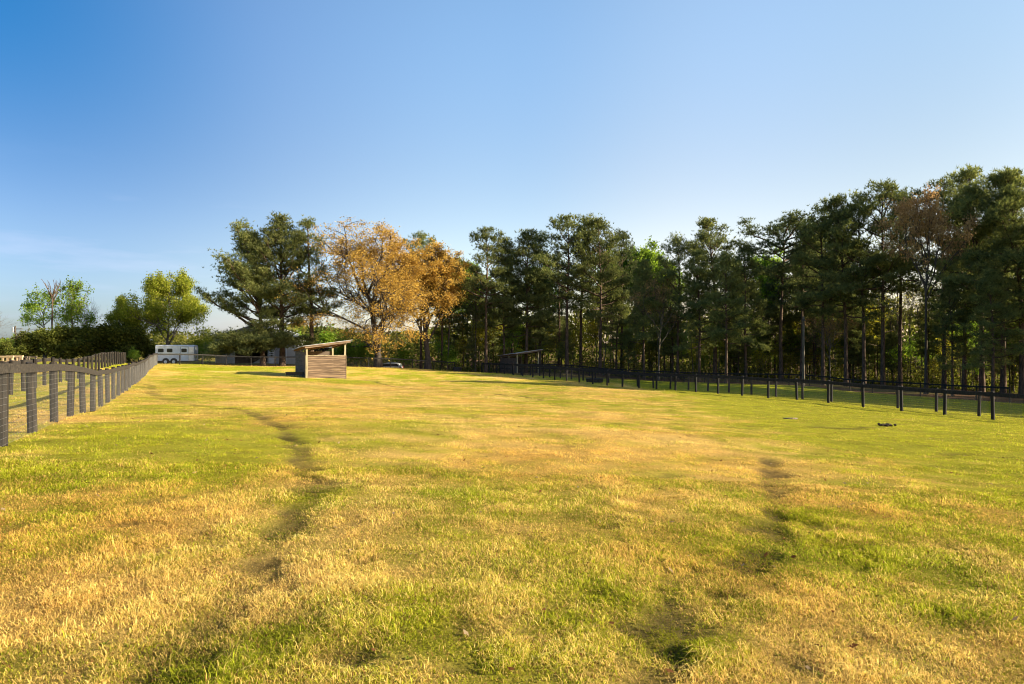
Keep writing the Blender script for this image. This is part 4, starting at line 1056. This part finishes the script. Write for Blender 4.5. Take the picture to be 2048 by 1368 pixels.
# --- dark evergreen bushes, row at the far left
bu = [make_broad(320 + k, 4, .08, 11, (10, 78), 3, (6, 5), .55, leaf=.20, nleaf=20, lsc=.25, r0=.09, trop=.08, leader=True, llen=2.2) for k in range(2)]
for i, (u, vt, y, sx) in enumerate([(-40, 676, 92, 1.3), (12, 682, 90, 1.2), (52, 664, 93, 1.4), (92, 658, 94, 1.4), (128, 654, 96, 1.3), (168, 652, 97, 1.35), (206, 648, 96, 1.25), (246, 652, 96, 1.2), (278, 668, 99, 1.2), (306, 690, 101, 1.2)]):
    tree(bu[i % 2], (M['bark_dark'], M['evergreen']), u, y, vt, 4, 'dark evergreen bush in the thick row behind the left lane', 'bush', 'evergreen_bush', group='dark evergreen bushes at the left', rz=i * 1.3, sx=sx)
ly = make_broad(330, 5, .1, 9, (10, 65), 3, (6, 5), .55, leaf=.16, nleaf=16, lsc=.25, r0=.07, trop=.1, leader=True, llen=2.4)
for u, vt, y, mt, lab in ((268, 694, 92, 'lime', 'small yellow-green bush at the lane end, left of the horse trailer'), (398, 690, 99, 'olive', 'olive bush just right of the horse trailer'), (420, 676, 103, 'olive', 'olive bush between the trailer and the metal barn'), (600, 655, 118, 'olive', 'olive tree behind the low dark building'), (655, 648, 135, 'lime', 'pale yellow tree far behind the brown shed'), (690, 668, 104, 'olive', 'olive bush left of the big golden trunk'), (722, 676, 103, 'olive', 'olive bush close to the big golden trunk'), (20, 668, 150, 'spring', 'light green tree far off left of the utility pole'), (808, 690, 100, 'lime', 'green bush between the two golden trunks'), (900, 690, 102, 'olive', 'olive bush right of the smaller golden tree')):
    tree(ly, (M['bark_grey'], M[mt]), u, y, vt, 5, lab, 'bush', 'leafy_bush', rz=u * .7, sx=1.2)

# --- lime crowns behind the pines
li = make_broad(340, 18, .3, 10, (10, 50), 4, (5, 5, 4), .58, leaf=.26, nleaf=12, lsc=.3, r0=.2, trop=.14, leader=True, llen=5.5)
for i, (u, vt, y, lab) in enumerate([(905, 522, 118, 'lime green tree showing between the golden trees and the first pine'), (935, 510, 122, 'lime green tree behind the left side of the first open-crowned pine'), (1228, 492, 118, 'lime green crown behind the right twin pine'), (1268, 478, 114, 'brightest lime crown, left one in the dip of the skyline'), (1303, 488, 113, 'lime crown right of the brightest one in the dip of the skyline'), (1330, 512, 112, 'low lime crown just left of the dome-topped pine'), (1522, 494, 104, 'pale green tree in the gap left of the flat-topped pine'), (1080, 520, 120, 'lime foliage glimpsed behind the pines by the grey shed'), (1640, 500, 98, 'yellow-green tree behind the first of the tall dark pines')]):
    tree(li, (M['bark_grey'], M['lime']), u, y, vt, 18, lab, 'leafy tree', 'lime_tree', rz=i * 1.9, sx=.85)

# --- deeper wood: pines, bare stems and saplings one cannot tell apart
sap = [make_broad(350 + k, 8, .3, 7, (10, 50), 3, (5, 4), .55, leaf=.20, nleaf=8, lsc=.3, r0=.05, trop=.16, leader=True, llen=2.4) for k in range(2)]
st = make_broad(355, 15, .5, 7, (10, 45), 4, (3, 3, 3), .58, leaf=.14, nleaf=2, lsc=.25, r0=.11, trop=.18, leader=True, llen=3.6)
edge = lambda u: np.interp(u, [860, 1000, 1200, 1400, 1600, 1800, 2048, 2300], [99, 102, 100, 93, 86, 79, 68, 60])
rw = random.Random(77)
for k in range(46):
    u = rw.uniform(880, 1760) if k % 4 else rw.uniform(1760, 2150); y = edge(u) + rw.uniform(3, 26) ; h = rw.uniform(15, 20) * (1.05 if u > 1620 else .95)
    tree((P6, P2, P6, P7)[k % 4], (PB, NK), u, y, 0, 20, 'slender pine standing deep in the wood, behind the front row of pines', 'pine tree', 'pine_tree', group='pines deep in the wood', rz=rw.uniform(0, 6.28), H=h, sx=rw.uniform(.8, 1.05))
for k in range(56):
    u = rw.uniform(870, 2080); y = edge(u) + rw.uniform(0, 22)
    tree(st, (M['bark_grey'], M['olive']), u, y, 0, 15, 'thin nearly leafless stem among the pines of the wood', 'bare tree', 'leafless_tree', group='thin bare stems in the wood', rz=rw.uniform(0, 6.28), H=rw.uniform(9, 15), sx=rw.uniform(.7, 1))
for k in range(130):
    u = rw.uniform(870, 2100); y = edge(u) + rw.uniform(.5, 26)
    tree(sap[k % 2], (M['bark_grey'], M['olive' if k % 3 else 'lime']), u, y, 0, 8, 'yellow-green sapling in the undergrowth of the wood', 'sapling', 'sapling', group='saplings in the wood', rz=rw.uniform(0, 6.28), H=rw.uniform(3, 10), sx=rw.uniform(.9, 1.4))
for k in range(46):
    u = rw.uniform(900, 2120) if k % 3 else rw.uniform(1600, 2120); y = edge(u) + rw.uniform(-1, 16)
    tree((P3, P8, P5)[k % 3], (PB, ND), u, y, 0, 20, 'young pine in the lower storey of the wood, under the tall crowns', 'pine tree', 'pine_tree', group='young pines under the tall crowns', rz=rw.uniform(0, 6.28), H=rw.uniform(5, 12), sx=rw.uniform(.9, 1.3))
# trees of the wood that stand outside the frame at the right and shade the far paddock
for k, (x, y, h) in enumerate([(50, 52, 23), (55, 51, 22), (60, 49, 23), (64, 48, 21), (68, 45, 22), (72, 41, 22), (77, 37, 21), (82, 33, 21), (60, 55, 23), (66, 53, 22), (72, 50, 22), (78, 45, 22), (84, 40, 22), (56, 58, 22), (62, 60, 22), (70, 58, 23), (90, 36, 21), (88, 44, 22), (80, 52, 23), (76, 58, 23), (88, 31, 20), (94, 40, 22)]):
    tree((P5, P1, P7)[k % 3], (PB, NK), 0, y, 0, 20, 'pine of the same wood standing beyond the right edge', 'pine tree', 'pine_tree', group='pines beyond the right edge', rz=k * 1.1, x=x, H=h)

# --- far wood as one mass
def far_woods():
    rng = np.random.default_rng(9); n = 70000
    x = rng.uniform(-210, 200, n); y = rng.uniform(132, 165, n) + np.abs(x) * .05
    y = np.where(x < -50, y + 40, y)
    top = 8.5 + 8 * fbm(x / 12, y * 0, 3, 3) - np.where(x < -10, 5.0, 0) - np.where(x < -62, 3.0, 0)
    z = top * rng.random(n) ** .7
    g0 = ground0(x, y)
    C = np.stack([x, y, g0 + z], 1); tone = np.clip(fbm(x / 4, z / 3, 13, 3) + rng.normal(0, .15, n), 0, 1)
    o = link('far_woods', leaves_mesh('far_woods', C, np.full(n, .8), rng, tone), M['woods'])
    tag(o, 'far-off wood seen low behind the barn and between the tree trunks', 'woods', kind='stuff')
far_woods()
def undergrowth():
    rng = np.random.default_rng(19); n = 60000
    u = rng.uniform(860, 2150, n); y = np.array(edge(u)) + rng.uniform(.5, 22, n); x = (u - 1024) / F * y
    hh = 3.0 * sstep(.34, .75, fbm(x / 3, y / 3, 23, 3)) + .3
    z = ground0(x, y) + hh * rng.random(n)
    o = link('undergrowth', leaves_mesh('undergrowth', np.stack([x, y, z], 1), np.full(n, .22), rng, rng.random(n)), M['woods'])
    tag(o, 'low scrubby undergrowth on the floor of the wood', 'undergrowth', kind='stuff')
undergrowth()
print('objects', len(bpy.data.objects))
